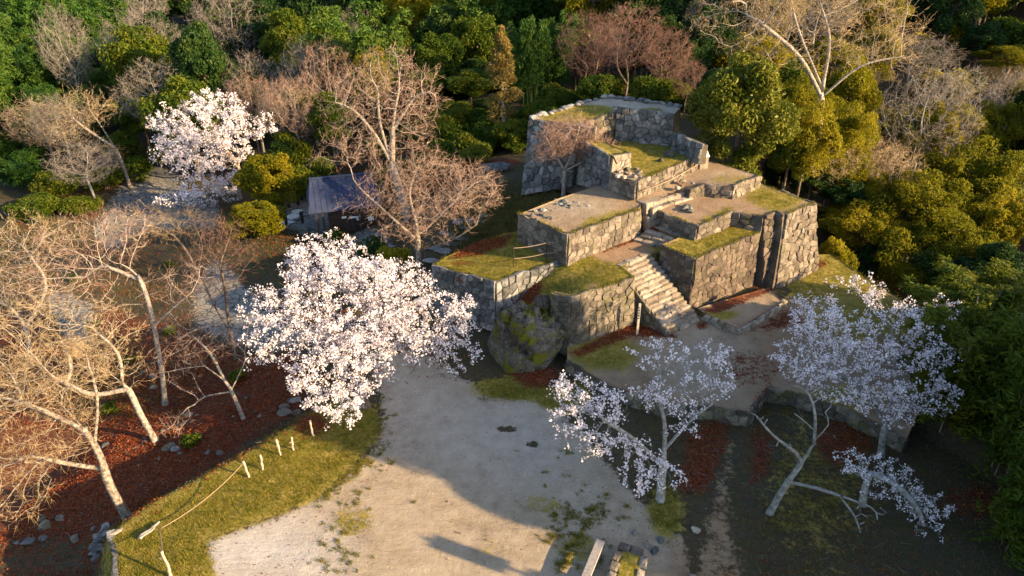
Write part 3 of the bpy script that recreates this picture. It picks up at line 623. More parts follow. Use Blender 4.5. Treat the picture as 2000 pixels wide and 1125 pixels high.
# pale kerb of the small platform right of the stairs
kerb = empty('stone_kerb', at(1440, 655, .6)); tag(kerb, 'pale rough stone kerb edging the little earth platform right of the stairs', 'kerb')
ko = np.array(kerb.location); kpath = PT((1372, 622, .62), (1442, 652, .62), (1530, 597, .62))
for a, b in zip(kpath[:-1], kpath[1:]):
    d = (b - a)[:2]; Ld = np.linalg.norm(d); d /= Ld; k = int(Ld / .36)
    for j in range(k):
        for row in (0, 1):
            p = a[:2] + d * (j + .5 + row * .3) * Ld / k
            m = block((0, 0, 0), d, Ld / k * rnd.uniform(.85, 1.0), rnd.uniform(.26, .34), .26, M['stone_pale'], .035, .04)
            link('kerb_stone', m, kerb, np.array((p[0] - (-d[1]) * 0, p[1] + row * .04, .74 + row * .15 + rnd.uniform(-.02, .02))) - ko)
PA['p'] = patch('platform_ground', PT((1374, 610, .9), (1442, 642, .92), (1528, 590, .92), (1505, 560, .92), (1362, 602, .9)), lambda q: {'sand': np.ones(len(q)), 'earth': np.ones(len(q)) * .5, 'grass': ell(q, 1410, 615, 40, 12, .7), 'leaf': soft(q, [(1362, 606), (1505, 556), (1515, 566), (1400, 612)], 5)}, 0.5, 0.25)

# ---- the mossy boulder
def boulder(name, label, c, rad, seed, mat, amp=0.16, sub=5):
    import bmesh
    bm = bmesh.new(); bmesh.ops.create_icosphere(bm, subdivisions=sub, radius=1.0)
    co = np.array([v.co[:] for v in bm.verts]); g = np.random.default_rng(seed)
    d = np.zeros(len(co))
    for o, (s, a) in enumerate(((1.3, 1.0), (2.6, .6), (5.5, .34), (11, .2), (23, .1))):
        for _ in range(4):
            k = g.normal(size=3) * s; d += a * amp * np.abs(np.sin(co @ k + g.uniform(0, 6.3))) * .5
    co *= (1.0 + d - d.mean())[:, None]
    for _ in range(14):
        k = g.normal(size=3); k[2] *= .5; k /= np.linalg.norm(k); cut = g.uniform(.66, .95); e = np.maximum(co @ k - cut, 0); co -= e[:, None] * k * .9
    co *= np.array(rad)
    for v, p in zip(bm.verts, co): v.co = p
    m = bpy.data.meshes.new(name); bm.to_mesh(m); bm.free(); m.materials.append(mat); m.shade_smooth()
    o = link(name, m, None, c); return tag(o, label, 'boulder')
boulder('mossy_boulder', 'huge mossy boulder set between the two retaining walls', (0.62, 25.4, 0.60), (1.85, 1.5, 1.95), 8, M['boulder'], .42, 6)
boulder('pale_boulder', 'pale pointed rock leaning on top of the mossy boulder by the wall', at(1062, 592, 2.3), (0.42, 0.3, 0.42), 9, M['boulder'], .2, 3)
boulder('flat_rock', 'large flat blue-grey rock on the ground beside the keep tower', at(968, 326, 2.45), (1.25, 0.8, .28), 12, M['stone_grey'], .14, 4)
print('STONES', counts, sum(counts.values()))

# ------------------------------------------------------------------ trees
def unit(v): return v / np.maximum(np.linalg.norm(v, axis=-1, keepdims=True), 1e-9)
def spline(pts, step):
    pts = np.array(pts, float); P0 = np.vstack([2 * pts[0] - pts[1], pts, 2 * pts[-1] - pts[-2]]); out = []
    for i in range(1, len(P0) - 2):
        a, b, c, d = P0[i - 1:i + 3]; k = max(2, int(np.linalg.norm(c - b) / step))
        for j in range(k):
            t = j / k; out.append(.5 * ((2 * b) + (c - a) * t + (2 * a - 5 * b + 4 * c - d) * t * t + (3 * b - a - 3 * c + d) * t ** 3))
    out.append(pts[-1]); return np.array(out)
def grow(trunks, att, D, kill, infl, iters=120, g=None, tropism=(0, 0, 0.0), wig=0.12):
    """space colonisation: trunks = list of polylines (the first starts at the base, later ones start at their nearest node)"""
    nodes = []; par = []
    for k, t in enumerate(trunks):
        t = spline(t, D)
        if k == 0: prev = -1
        else: prev = int(np.argmin(np.linalg.norm(np.array(nodes) - t[0], axis=1)))
        for q in t:
            nodes.append(q); par.append(prev); prev = len(nodes) - 1
    nodes = np.array(nodes); par = list(par)
    att = att.copy(); best = np.full(len(att), 1e9); bi = np.zeros(len(att), int)
    def upd(i0):
        nonlocal best, bi
        for c in range(i0, len(nodes), 400):
            d = np.linalg.norm(att[:, None] - nodes[None, c:c + 400], axis=2); j = d.argmin(1); v = d[np.arange(len(att)), j]
            m = v < best; best = np.where(m, v, best); bi = np.where(m, j + c, bi)
    upd(0)
    for it in range(iters):
        if not len(att): break
        m = best < infl
        if not m.any():
            infl *= 1.5
            if infl > 60: break
            continue
        vec = unit(att[m] - nodes[bi[m]]); s = np.zeros((len(nodes), 3)); np.add.at(s, bi[m], vec)
        act = np.unique(bi[m]); d = unit(s[act]) + np.array(tropism) + g.normal(size=(len(act), 3)) * wig
        new = nodes[act] + unit(d) * D
        dup = np.linalg.norm(new[:, None] - new[None], axis=2) < D * .3 if len(new) < 1500 else None
        keep = np.ones(len(new), bool)
        if dup is not None:
            for i in range(len(new)):
                if keep[i]: keep[i + 1:] &= ~dup[i, i + 1:]
        new = new[keep]; act = act[keep]; n0 = len(nodes)
        nodes = np.vstack([nodes, new]); par += list(act); upd(n0)
        al = best > kill
        att = att[al]; best = best[al]; bi = bi[al]
        if len(nodes) > 6000: break
    return nodes, np.array(par)
def radii(nodes, par, tip, base_r=None, expo=2.3):
    n = len(nodes); r = np.zeros(n); ch = np.zeros(n, int)
    for i in range(n):
        if par[i] >= 0: ch[par[i]] += 1
    acc = np.zeros(n)
    for i in range(n - 1, -1, -1):
        r[i] = tip if acc[i] == 0 else acc[i] ** (1 / expo)
        if par[i] >= 0: acc[par[i]] += r[i] ** expo
    if base_r:
        cnt = np.zeros(n)
        for i in range(n - 1, -1, -1):
            if ch[i] == 0: cnt[i] = 1
            if par[i] >= 0: cnt[par[i]] += cnt[i]
        r = np.maximum(tip * .8, base_r * .78 * (cnt / cnt[0]) ** 0.60)
    return r, ch
def tube_mesh(nodes, par, r, lo=0.0, sides=6, flare=None):
    """rings shared along the main line, extra start ring at each fork"""
    idx = np.arange(len(nodes)); has = par >= 0
    d = np.zeros((len(nodes), 3)); d[has] = unit(nodes[has] - nodes[par[has]]); d[~has] = (0, 0, 1)
    main = np.full(len(nodes), -1)
    order = np.argsort(r)
    for i in order:
        if par[i] >= 0: main[par[i]] = i
    dir_ = d.copy(); mm = main >= 0; dir_[mm] = unit(d[mm] + d[main[mm]])
    def ring(p, dv, rr):
        ref = np.array((0.83, 0.42, 0.37)); x = unit(np.cross(dv, ref)); y = np.cross(dv, x)
        a = np.arange(sides) * 2 * math.pi / sides
        return p[:, None] + rr[:, None, None] * (np.cos(a)[None, :, None] * x[:, None] + np.sin(a)[None, :, None] * y[:, None])
    V = [ring(nodes, dir_, r).reshape(-1, 3)]; nv = len(nodes) * sides
    seg = idx[has & (r >= lo)]
    isM = main[par[seg]] == seg
    fork = seg[~isM]
    start = par[seg] * sides
    if len(fork):
        V.append(ring(nodes[par[fork]], d[fork], r[fork] * 1.15).reshape(-1, 3))
        start = start.copy(); start[~isM] = nv + np.arange(len(fork)) * sides
    k = np.arange(sides); k2 = (k + 1) % sides
    q = np.stack([start[:, None] + k, start[:, None] + k2, (seg * sides)[:, None] + k2, (seg * sides)[:, None] + k], -1).reshape(-1, 4)
    V = np.vstack(V); used = np.unique(q); remap = np.zeros(len(V), int); remap[used] = np.arange(len(used))
    return V[used], remap[q]
def twigs(orig, dirs, length, rad, g, up=0.25, seg=2, curl=0.25):
    """vectorised three-sided twigs; returns verts, tris and the points along them"""
    n = len(orig); L = length * g.uniform(.55, 1.3, n)
    p = orig; dv = unit(dirs); rings = []; pts = [p]
    for s in range(seg):
        a = (seg - s) / seg
        x = unit(np.cross(dv, g.normal(size=(n, 3)))); y = np.cross(dv, x); R = (rad * a)
        ang = np.array((0, 2.094, 4.189))
        rings.append(p[:, None] + R[:, None, None] * (np.cos(ang)[None, :, None] * x[:, None] + np.sin(ang)[None, :, None] * y[:, None]))
        p = p + dv * (L / seg)[:, None]; pts.append(p)
        dv = unit(dv + g.normal(size=(n, 3)) * curl + np.array((0, 0, up * .5)))
    V = np.concatenate(rings + [p[:, None]], 1); per = 3 * seg + 1; T = []
    for s in range(seg):
        for k in range(3):
            a, b = 3 * s + k, 3 * s + (k + 1) % 3
            if s < seg - 1: T += [(a, b, b + 3), (a, b + 3, a + 3)]
            else: T += [(a, b, 3 * seg)]
    T = (np.array(T)[None] + (np.arange(n) * per)[:, None, None]).reshape(-1, 3)
    return V.reshape(-1, 3), T, np.stack(pts, 1), dv
def leaf_cards(c, size, g, up=0.4, asp=0.55, droop=None):
    """pointed four-cornered leaves, bent along the middle (two triangles)"""
    n = len(c); nrm = unit(g.normal(size=(n, 3)) + np.array((0, 0, up * 1.1)))
    x = unit(np.cross(nrm, g.normal(size=(n, 3))))
    if droop is not None: x = unit(x + np.array((0, 0, -droop)))
    y = unit(np.cross(nrm, x)); s = size * g.uniform(.6, 1.35, n)
    hx = x * s[:, None]; hy = y * (s * asp)[:, None]; bend = nrm * (s * .22)[:, None]
    V = np.stack([c - hx, c + hy + bend, c + hx, c - hy + bend], 1).reshape(-1, 3)
    b = (np.arange(n) * 4)[:, None]
    T = np.concatenate([b + np.array((0, 1, 2)), b + np.array((0, 2, 3))], 0)
    return V, T
def blob_pts(blobs, n, g, shell=0.6):
    """points inside ellipsoids (centre, radii); shell pushes them outwards"""
    w = np.array([b[1][0] * b[1][1] * b[1][2] * (b[2] if len(b) > 2 else 1) for b in blobs]); k = g.choice(len(blobs), n, p=w / w.sum())
    C = np.array([b[0] for b in blobs])[k]; R = np.array([b[1] for b in blobs])[k]
    u = unit(g.normal(size=(n, 3))); rr = g.uniform(0, 1, n) ** (1 / 3.0); rr = shell * (0.55 + .45 * rr) + (1 - shell) * rr
    return C + u * rr[:, None] * R
def finish_tree(name, label, cat, base, nodes, par, r, lo, bark, parts, group=None, sides=6):
    root = empty(name, base); tag(root, label, cat, group); b = np.array(base)
    V, Q = tube_mesh(nodes, par, r, lo, sides); link('trunk', fast_mesh('trunk', V - b, quads=Q, mat=M[bark], smooth=True), root)
    for nm, V, T, mt in parts:
        if len(T):
            po = link(nm, fast_mesh(nm, V - b, tris=T, mat=M[mt]), root)
            if nm == 'twigs': po['kind'] = 'stuff'
    return root
def px_blobs(blobs, Y):
    out = []
    for b in blobs:
        px, py, dY, rx, ry = b[:5]; c = atY(px, py, Y + dY); s = mpp(c)
        rd = b[5] if len(b) > 5 else (rx + ry) / 2 * s
        out.append((c, (rx * s, rd, ry * s * 0.95), b[6] if len(b) > 6 else 1.0))
    return out
def px_path(pts, Y, base): return [base] + [atY(px, py, Y + dY) for px, py, dY in pts]
def hero(kind, name, label, base_px, z, paths, blobs, natt=700, D=0.3, tip=0.012, base_r=0.16, bark='bark_pale', twig='twig_tan', seed=1, ntw=6, tl=0.5, group=None, shell=0.5, kill=None, dens=1.0, lo=0.0, up=0.25, petal=0.055, tr=1.0, rigid=False, airy=.85):
    g = np.random.default_rng(seed)
    p0 = at(*base_px, z); Y = p0[1]
    zt = z if z > 2.0 else None
    base = np.array((p0[0], p0[1], p0[2] - 0.12))
    trunks = [px_path(paths[0], Y, base)] + [[atY(px, py, Y + dY) for px, py, dY in p] for p in paths[1:]]
    att = blob_pts(px_blobs(blobs, Y), int(natt * (1.0 if rigid else 2.5 if kind == 'bare' else 2.3)), g, shell)
    nodes, par = grow(trunks, att, D, kill or D * 1.25, D * 14, g=g)
    r, ch = radii(nodes, par, tip, base_r)
    fl = np.linalg.norm(nodes - nodes[0], axis=1); r = r * (1 + .5 * np.exp(-fl / .25) * (np.arange(len(r)) < 60))
    parts = []
    fine = np.where(r < tip * 2.6)[0]; fine = fine[par[fine] >= 0]
    k = np.repeat(fine, np.maximum(0, g.poisson(ntw * dens * (1.2 if kind == 'bare' else 1.0), len(fine))))
    dv = unit(nodes[k] - nodes[par[k]]); f = g.uniform(0, 1, (len(k), 1))
    o = nodes[par[k]] * (1 - f) + nodes[k] * f
    dirs = unit(dv * .9 + g.normal(size=dv.shape) * .75 + np.array((0, 0, up)))
    V1, T1, P1, _ = twigs(o, dirs, tl * np.ones(len(o)), tip * .56 * tr * np.ones(len(o)), g, up)
    if kind == 'bare':
        ii_ = np.repeat(np.arange(len(o)), 3); fr = g.uniform(.1, 1, (len(ii_), 1))
        o2 = P1[ii_, 1] * (1 - fr) + P1[ii_, 2] * fr; d2 = unit(P1[ii_, 2] - P1[ii_, 0] * .5 - P1[ii_, 1] * .5 + g.normal(size=(len(ii_), 3)) * tl * .45)
        V2, T2, _, _ = twigs(o2, d2, tl * .62 * np.ones(len(o2)), tip * .46 * tr * np.ones(len(o2)), g, up, 1)
        parts.append(('crown', np.vstack([V1, V2]), np.vstack([T1, T2 + len(V1)]), twig))
    elif kind == 'blossom':
        parts.append(('twigs', V1, T1, twig))
        j = g.integers(0, 3, len(P1)); c = P1[np.arange(len(P1)), j]; sel = g.uniform(size=len(c)) < np.clip(.62 + .5 * fbm(c[:, [0, 2]] + c[:, 1:2] * .7, 1.3, seed), .12, .95) * airy; c = c[sel]
        c = np.repeat(c, 9, 0) + g.normal(size=(len(c) * 9, 3)) * petal * 1.15
        V, T = leaf_cards(c, petal * .72 * np.ones(len(c)), g, .35, .9); parts.append(('crown', V, T, 'blossom'))
    rt = finish_tree(name, label, 'tree', base, nodes, par, r, lo, bark, parts, group)
    return rt

# ---- blossom trees
hero('blossom', 'cherry_tree', 'big cherry tree in full white blossom between the gravel court and the mossy boulder', (715, 795), 0.0,
     [[(705, 740, .3), (690, 690, .8)], [(690, 690, .8), (640, 640, .6), (560, 610, .4)], [(690, 690, .8), (740, 620, 1.8), (760, 560, 2.6)], [(700, 720, .5), (800, 680, .8), (870, 660, 1.0)]],
     [(690, 600, 1.5, 150, 95), (620, 520, 3.2, 85, 55), (560, 600, .6, 100, 50), (520, 680, -.4, 50, 40), (650, 740, -1.6, 95, 65), (770, 560, 2.6, 90, 60), (850, 630, 1.2, 85, 70), (880, 690, .4, 60, 45), (760, 680, -.2, 110, 55), (665, 800, -2.4, 55, 28), (650, 480, 4.2, 70, 30)],
     natt=1900, D=0.25, tip=0.010, base_r=0.2, bark='bark_brown', twig='bark_brown', seed=11, ntw=3.8, airy=1.0, tl=0.30, petal=.048, shell=.45)
hero('blossom', 'cherry_tree', 'white cherry tree leaning over the stone path above the dark shelter', (468, 385), -2.6,
     [[(465, 340, 0), (468, 300, .3)], [(465, 330, 0), (440, 290, -.5), (400, 260, -.5)], [(467, 310, .2), (490, 265, .5), (530, 250, .6)]],
     [(400, 240, 0, 100, 50), (420, 200, 1, 60, 30), (490, 240, .5, 60, 35), (540, 248, .8, 35, 12), (360, 300, -1, 70, 45), (410, 330, -1.5, 60, 40), (320, 250, -1, 40, 30), (390, 375, -2.5, 60, 22), (330, 390, -3, 45, 14), (420, 285, -.5, 80, 45)],
     natt=1000, D=0.42, tip=0.014, base_r=0.2, bark='bark_pale', twig='bark_brown', seed=12, airy=1.0, ntw=3.6, tl=0.45, petal=.085, shell=.45)
hero('blossom', 'cherry_tree', 'half-shaded cherry tree with a stout trunk on the right edge of the gravel court', (1290, 978), 0.0,
     [[(1292, 940, .1), (1296, 900, .3)], [(1296, 900, .3), (1298, 830, .6), (1285, 770, 1.0)], [(1293, 910, .2), (1240, 860, 0), (1180, 820, -.2)], [(1296, 880, .4), (1350, 820, .8), (1390, 790, 1.2)]],
     [(1120, 770, .4, 55, 45), (1110, 810, -.2, 45, 35), (1190, 790, .2, 45, 35, .8), (1150, 860, -.8, 60, 30), (1230, 880, -.6, 60, 25), (1280, 935, -1.2, 75, 14, .9, 2.2), (1300, 770, 1.0, 80, 35, .8, .5), (1300, 690, 2.0, 90, 25, .8, .45), (1390, 750, 1.4, 55, 50, .8, .35), (1380, 690, 2.0, 60, 30, .6, .35), (1330, 820, .6, 50, 30, .7, .5)],
     natt=620, D=0.24, tip=0.009, base_r=0.17, bark='bark_grey', twig='bark_grey', seed=13, ntw=3.2, tl=0.26, petal=.048, shell=.4)
hero('blossom', 'cherry_tree', 'wide shaded cherry tree in front of the court, blossoms pale lilac in shade', (1722, 885), 0.1,
     [[(1725, 850, 0), (1732, 820, .2)], [(1730, 830, .2), (1690, 770, .5), (1620, 720, .8)], [(1732, 820, .2), (1750, 740, 1.0), (1740, 660, 2.0)], [(1731, 830, .2), (1790, 780, .6), (1830, 760, .8)]],
     [(1610, 640, 1.8, 75, 50), (1590, 710, .8, 75, 40), (1680, 680, 1.2, 80, 45), (1720, 770, 0, 75, 45), (1770, 620, 2.2, 90, 32), (1590, 590, 2.8, 60, 16), (1840, 600, 2.4, 45, 28), (1820, 690, 1.0, 50, 40), (1830, 780, 0, 45, 40), (1755, 820, -.6, 40, 22), (1540, 690, 1.2, 40, 16), (1680, 560, 3.2, 60, 16), (1640, 770, -.1, 60, 22)],
     natt=1400, D=0.24, tip=0.009, base_r=0.15, bark='bark_grey', twig='bark_brown', seed=14, airy=.95, ntw=3.0, tl=0.28, petal=.046, shell=.35)
hero('blossom', 'cherry_tree', 'sparse low cherry tree with drooping sprays in the shaded lower garden', (1685, 985), 0.0,
     [[(1690, 950, 0), (1700, 925, .1)], [(1700, 925, .1), (1740, 940, -.2), (1790, 990, -.7), (1810, 1050, -1.0)]],
     [(1670, 900, .4, 45, 30), (1720, 920, .2, 55, 30), (1770, 960, -.3, 50, 35), (1800, 1040, -1.0, 45, 40), (1820, 1080, -1.4, 45, 40), (1790, 1000, -.6, 35, 30), (1830, 980, -.4, 40, 25)],
     natt=330, D=0.22, tip=0.008, base_r=0.15, bark='bark_grey', twig='bark_grey', seed=15, ntw=2.4, tl=0.24, petal=.042, shell=.4)

# ---- bare hero trees
PK, TN, GY, RD = 'twig_pink', 'twig_tan', 'twig_grey', 'twig_red'
hero('bare', 'bare_tree', 'leafless pale tree leaning out from the foot of the plaza wall', (252, 1015), -1.3,
     [[(215, 950, 0), (195, 890, .1), (165, 840, .2), (120, 790, .4)], [(195, 915, .1), (130, 905, -.2), (60, 890, -.5)], [(185, 870, .1), (190, 780, .6), (170, 700, 1.2)], [(165, 840, .2), (80, 800, .2), (20, 780, .2)]],
     [(60, 830, 0, 130, 90), (120, 720, 1.2, 100, 70), (20, 960, -.6, 90, 60), (-40, 760, 0, 90, 90), (200, 690, 1.6, 40, 40)], natt=800, D=0.27, tip=0.009, base_r=0.19, bark='bark_pale', twig=TN, seed=21, ntw=1.87, tl=0.5)
hero('bare', 'bare_tree', 'leafless tan tree with ivy on its trunk on the red leaf slope', (305, 862), -2.0,
     [[(275, 810, 0), (250, 760, .1), (215, 730, .2)], [(250, 760, .1), (180, 770, -.1), (110, 740, 0)], [(240, 750, .1), (230, 690, .6), (180, 640, 1)]],
     [(130, 690, .3, 110, 60), (200, 640, 1.2, 80, 50), (60, 640, .6, 90, 60), (230, 720, .2, 60, 40), (60, 760, -.4, 80, 40)], natt=600, D=0.3, tip=0.010, base_r=0.16, bark='bark_pale', twig=TN, seed=22, ntw=1.73, tl=0.5)
hero('bare', 'bare_tree', 'forked leafless tree rising in the middle of the red leaf slope', (322, 788), -2.5,
     [[(315, 720, 0), (298, 640, .2)], [(312, 700, .1), (295, 610, .5), (270, 540, 1), (235, 515, 1.2)], [(298, 640, .2), (340, 600, .4), (375, 570, .5)], [(270, 545, 1), (200, 520, 1.2), (170, 540, 1.2)]],
     [(180, 470, 1.5, 120, 50), (100, 540, 1.0, 110, 60), (240, 440, 2.0, 80, 35), (370, 560, .8, 60, 60), (200, 570, .8, 90, 40), (330, 640, .2, 60, 40)], natt=700, D=0.34, tip=0.011, base_r=0.15, bark='bark_pale', twig=PK, seed=23, ntw=1.73, tl=0.55)
hero('bare', 'bare_tree', 'thin leafless tree with a low forked limb left of the big cherry tree', (478, 822), -1.6,
     [[(455, 770, 0), (440, 745, 0), (400, 715, .1)], [(450, 765, 0), (400, 775, -.2), (380, 790, -.3)], [(452, 762, 0), (480, 700, .3), (470, 680, .3)], [(440, 745, 0), (410, 690, .5), (370, 650, .8)]],
     [(390, 680, .5, 70, 45), (340, 720, .2, 60, 35), (440, 660, .8, 50, 40), (340, 830, -1, 50, 25)], natt=330, D=0.28, tip=0.009, base_r=0.11, bark='bark_pale', twig=PK, seed=24, ntw=1.44, tl=0.45)
hero('bare', 'bare_tree', 'dark slim leafless tree standing at the edge of the cobbled path', (462, 700), -2.3,
     [[(448, 640, 0), (440, 570, .1), (430, 520, .2)], [(448, 650, 0), (415, 590, .1), (400, 555, .1)]],
     [(430, 470, .6, 60, 45), (470, 500, .5, 40, 35), (390, 520, .3, 50, 40), (420, 560, .1, 50, 30)], natt=420, D=0.32, tip=0.010, base_r=0.12, bark='bark_brown', twig=RD, seed=25, ntw=2.4, tl=0.5)
hero('bare', 'bare_tree', 'two-stemmed leafless tree with a flat fan crown over the cobbled path', (395, 555), -3.0,
     [[(370, 500, 0), (340, 460, .2)], [(385, 530, 0), (395, 480, .1), (380, 440, .3)]],
     [(330, 440, .5, 75, 28), (280, 420, .6, 50, 22), (390, 440, .5, 40, 30), (240, 450, .4, 50, 25)], natt=480, D=0.36, tip=0.012, base_r=0.13, bark='bark_brown', twig=TN, seed=26, ntw=2.6, tl=0.55)
hero('bare', 'bare_tree', 'broad leafless tree with hazy tan twigs in the hollow beside the leaf slope', (60, 705), -3.6,
     [[(50, 640, 0), (20, 600, .1)], [(50, 640, 0), (90, 560, .4), (60, 500, .8)]],
     [(40, 470, 1.5, 110, 50), (-40, 540, .8, 110, 70), (110, 450, 1.8, 60, 30), (30, 590, .3, 120, 50)], natt=650, D=0.38, tip=0.012, base_r=0.17, bark='bark_pale', twig=TN, seed=27, ntw=1.66, tl=0.6)
hero('bare', 'bare_tree', 'spreading leafless tree with pink twigs beside the grass terrace wall', (818, 541), 0.2,
     [[(817, 490, 0), (815, 440, .1)], [(815, 460, .1), (850, 430, -.2), (900, 380, -.3)], [(816, 470, 0), (760, 420, .1), (710, 375, .2), (690, 350, .3)], [(815, 440, .1), (800, 380, .5), (810, 340, .7)], [(817, 490, 0), (880, 470, -.6), (930, 440, -.8)]],
     [(860, 370, .2, 120, 60), (820, 320, .8, 70, 35), (930, 380, -.2, 60, 40), (690, 290, 1.5, 80, 28), (640, 310, 1.2, 40, 22), (760, 370, .6, 70, 45), (800, 430, -.4, 80, 40), (700, 400, .2, 50, 25)], natt=1100, D=0.32, tip=0.011, base_r=0.18, bark='bark_pale', twig=PK, seed=28, ntw=2.6, tl=0.55)
hero('bare', 'bare_tree', 'tall pale tree with white limbs and a wide leafless crown behind the pink one', (800, 440), -0.4,
     [[(785, 385, 0), (765, 320, .2)], [(765, 320, .2), (730, 260, .4), (690, 215, .5), (655, 200, .5)], [(766, 325, .2), (768, 240, .5), (780, 170, .8)], [(770, 250, .5), (810, 190, .6), (840, 180, .6)], [(765, 320, .2), (742, 240, .6), (738, 180, .9)]],
     [(760, 120, 1.5, 60, 28), (820, 150, 1.0, 45, 25), (690, 190, .8, 60, 28), (760, 200, .8, 110, 40), (700, 240, .5, 60, 30), (810, 250, .4, 50, 45), (740, 160, 1.0, 100, 35), (640, 200, .5, 30, 15)], natt=1000, D=0.38, tip=0.012, base_r=0.32, bark='bark_pale', twig=PK, seed=29, ntw=2.4, tl=0.6)
hero('bare', 'bare_tree', 'small vase-shaped leafless tree with a white trunk below the keep tower', (1101, 384), 3.1,
     [[(1102, 350, 0), (1103, 332, 0)], [(1103, 332, 0), (1080, 295, 0), (1065, 265, 0)], [(1103, 332, 0), (1120, 290, .1), (1130, 255, .2)], [(1103, 334, 0), (1150, 310, -.1), (1185, 300, -.1)]],
     [(1110, 265, .1, 62, 32), (1150, 290, 0, 50, 25), (1080, 295, -.1, 40, 25), (1120, 240, .3, 40, 10)], natt=900, D=0.26, tip=0.010, base_r=0.15, bark='bark_pale', twig=PK, seed=30, ntw=5.5, tl=0.55)
hero('bare', 'bare_tree', 'leaning leafless tree with blond twigs beside the upper stone path', (255, 365), -3.2,
     [[(235, 310, 0), (200, 250, .3), (175, 215, .5)], [(220, 285, .1), (180, 260, .2), (140, 230, .3)]],
     [(165, 205, .6, 45, 35), (140, 250, .3, 50, 30), (200, 220, .6, 35, 25), (190, 300, -.2, 50, 20), (70, 220, 2.5, 60, 30), (90, 260, 2, 50, 30)], natt=560, D=0.48, tip=0.014, base_r=0.2, bark='bark_pale', twig=TN, seed=31, ntw=2.4, tl=0.8)
hero('bare', 'dead_tree', 'bare lichen-grey tree with few crooked limbs in the shaded lower garden', (1502, 1002), 0.0,
     [[(1530, 955, 0), (1565, 905, .1), (1590, 865, .2)], [(1565, 905, .1), (1555, 885, .15), (1510, 850, .2), (1475, 810, .4)], [(1590, 868, .2), (1592, 810, .5), (1580, 770, .8), (1560, 755, .9)], [(1590, 860, .2), (1618, 830, .3), (1612, 805, .4)], [(1592, 842, .25), (1570, 822, .3), (1552, 808, .35)], [(1548, 943, .05), (1600, 955, -.3), (1660, 975, -.6), (1700, 990, -.8)], [(1640, 968, -.5), (1670, 1010, -.9), (1680, 1040, -1.1)]],
     [(1600, 760, .9, 30, 15), (1480, 815, .4, 25, 15), (1710, 1000, -.9, 40, 18), (1560, 760, .9, 25, 10), (1540, 870, .2, 25, 20)], natt=60, rigid=True, D=0.22, tip=0.010, base_r=0.14, bark='bark_grey', twig='bark_grey', seed=32, ntw=0.5, tl=0.4)
hero('bare', 'bare_tree', 'huge spreading leafless tree rising over the glossy evergreen', (1585, 330), 3.5,
     [[(1600, 250, .5), (1605, 180, 1)], [(1605, 190, 1), (1560, 110, .8), (1480, 40, .6)], [(1605, 180, 1), (1620, 80, 1.5), (1600, 0, 2)], [(1604, 190, 1), (1680, 130, .6), (1760, 110, .4)], [(1605, 170, 1), (1560, 60, 1.6), (1540, -20, 2)]],
     [(1430, 40, .8, 90, 50), (1560, 30, 1.5, 130, 60), (1690, 60, 1, 110, 60), (1720, 115, .4, 80, 25), (1620, -40, 2, 200, 60), (1500, 100, .8, 90, 30), (1600, 110, 1, 80, 30)], natt=1000, D=0.42, tip=0.014, base_r=0.26, bark='bark_pale', twig=TN, seed=33, ntw=2.3, tl=0.65)

# ------------------------------------------------------------------ forest: one of each kind is built, then copied
def lumps(g, c, R, n, r0, r1):
    u = unit(g.normal(size=(n, 3))); u[:, 2] = np.abs(u[:, 2]) * np.where(g.uniform(size=n) < .75, 1, -1)
    return np.array(c) + u * np.array(R) * g.uniform(.55, 1.0, (n, 1)), g.uniform(r0, r1, n)
def foliage(g, C, R, per, size, asp, up, droop=None):
    n = len(C) * per; k = np.repeat(np.arange(len(C)), per)
    u = unit(g.normal(size=(n, 3)) + np.array((0, 0, .35))); rr = g.uniform(.72, 1.08, n) * (1 + .22 * np.sin(u[:, 0] * 7 + k) * np.sin(u[:, 1] * 6 + 2 * k) * np.sin(u[:, 2] * 8))
    p = C[k] + u * (R[k] * rr)[:, None] * np.array((1, 1, .78))
    return leaf_cards(p, size * np.ones(n), g, up, asp, droop)
PROTO = {}
def add_proto(key, root): root.location = (0, 0, 0); PROTO[key] = [root, False]
def leafy_proto(key, name, cat, mat, seed, c=(0, 0, 6.0), R=(2.7, 2.7, 3.0), n=46, r0=.6, r1=1.25, per=330, size=.15, asp=.5, up=.5, bark='bark_brown', droop=None, taper=False):
    g = np.random.default_rng(seed); C, Rr = lumps(g, c, R, n, r0, r1)
    if taper:
        t = np.clip((C[:, 2] - 1.5) / 8.5, 0, 1); C[:, :2] *= (1.25 - t)[:, None]; Rr *= 1.15 - .75 * t
    nodes, par = grow([[(0, 0, -.3), (g.uniform(-.2, .2), g.uniform(-.2, .2), c[2] * .45), (0, 0, c[2])]], C, .5, .7, 8, g=g, wig=.1)
    r, ch = radii(nodes, par, .02, .2)
    V, T = foliage(g, C, Rr, per, size, asp, up, droop)
    add_proto(key, finish_tree(name, 'x', cat, (0, 0, 0), nodes, par, r, 0.0, bark, [('crown', V, T, mat)], sides=5))
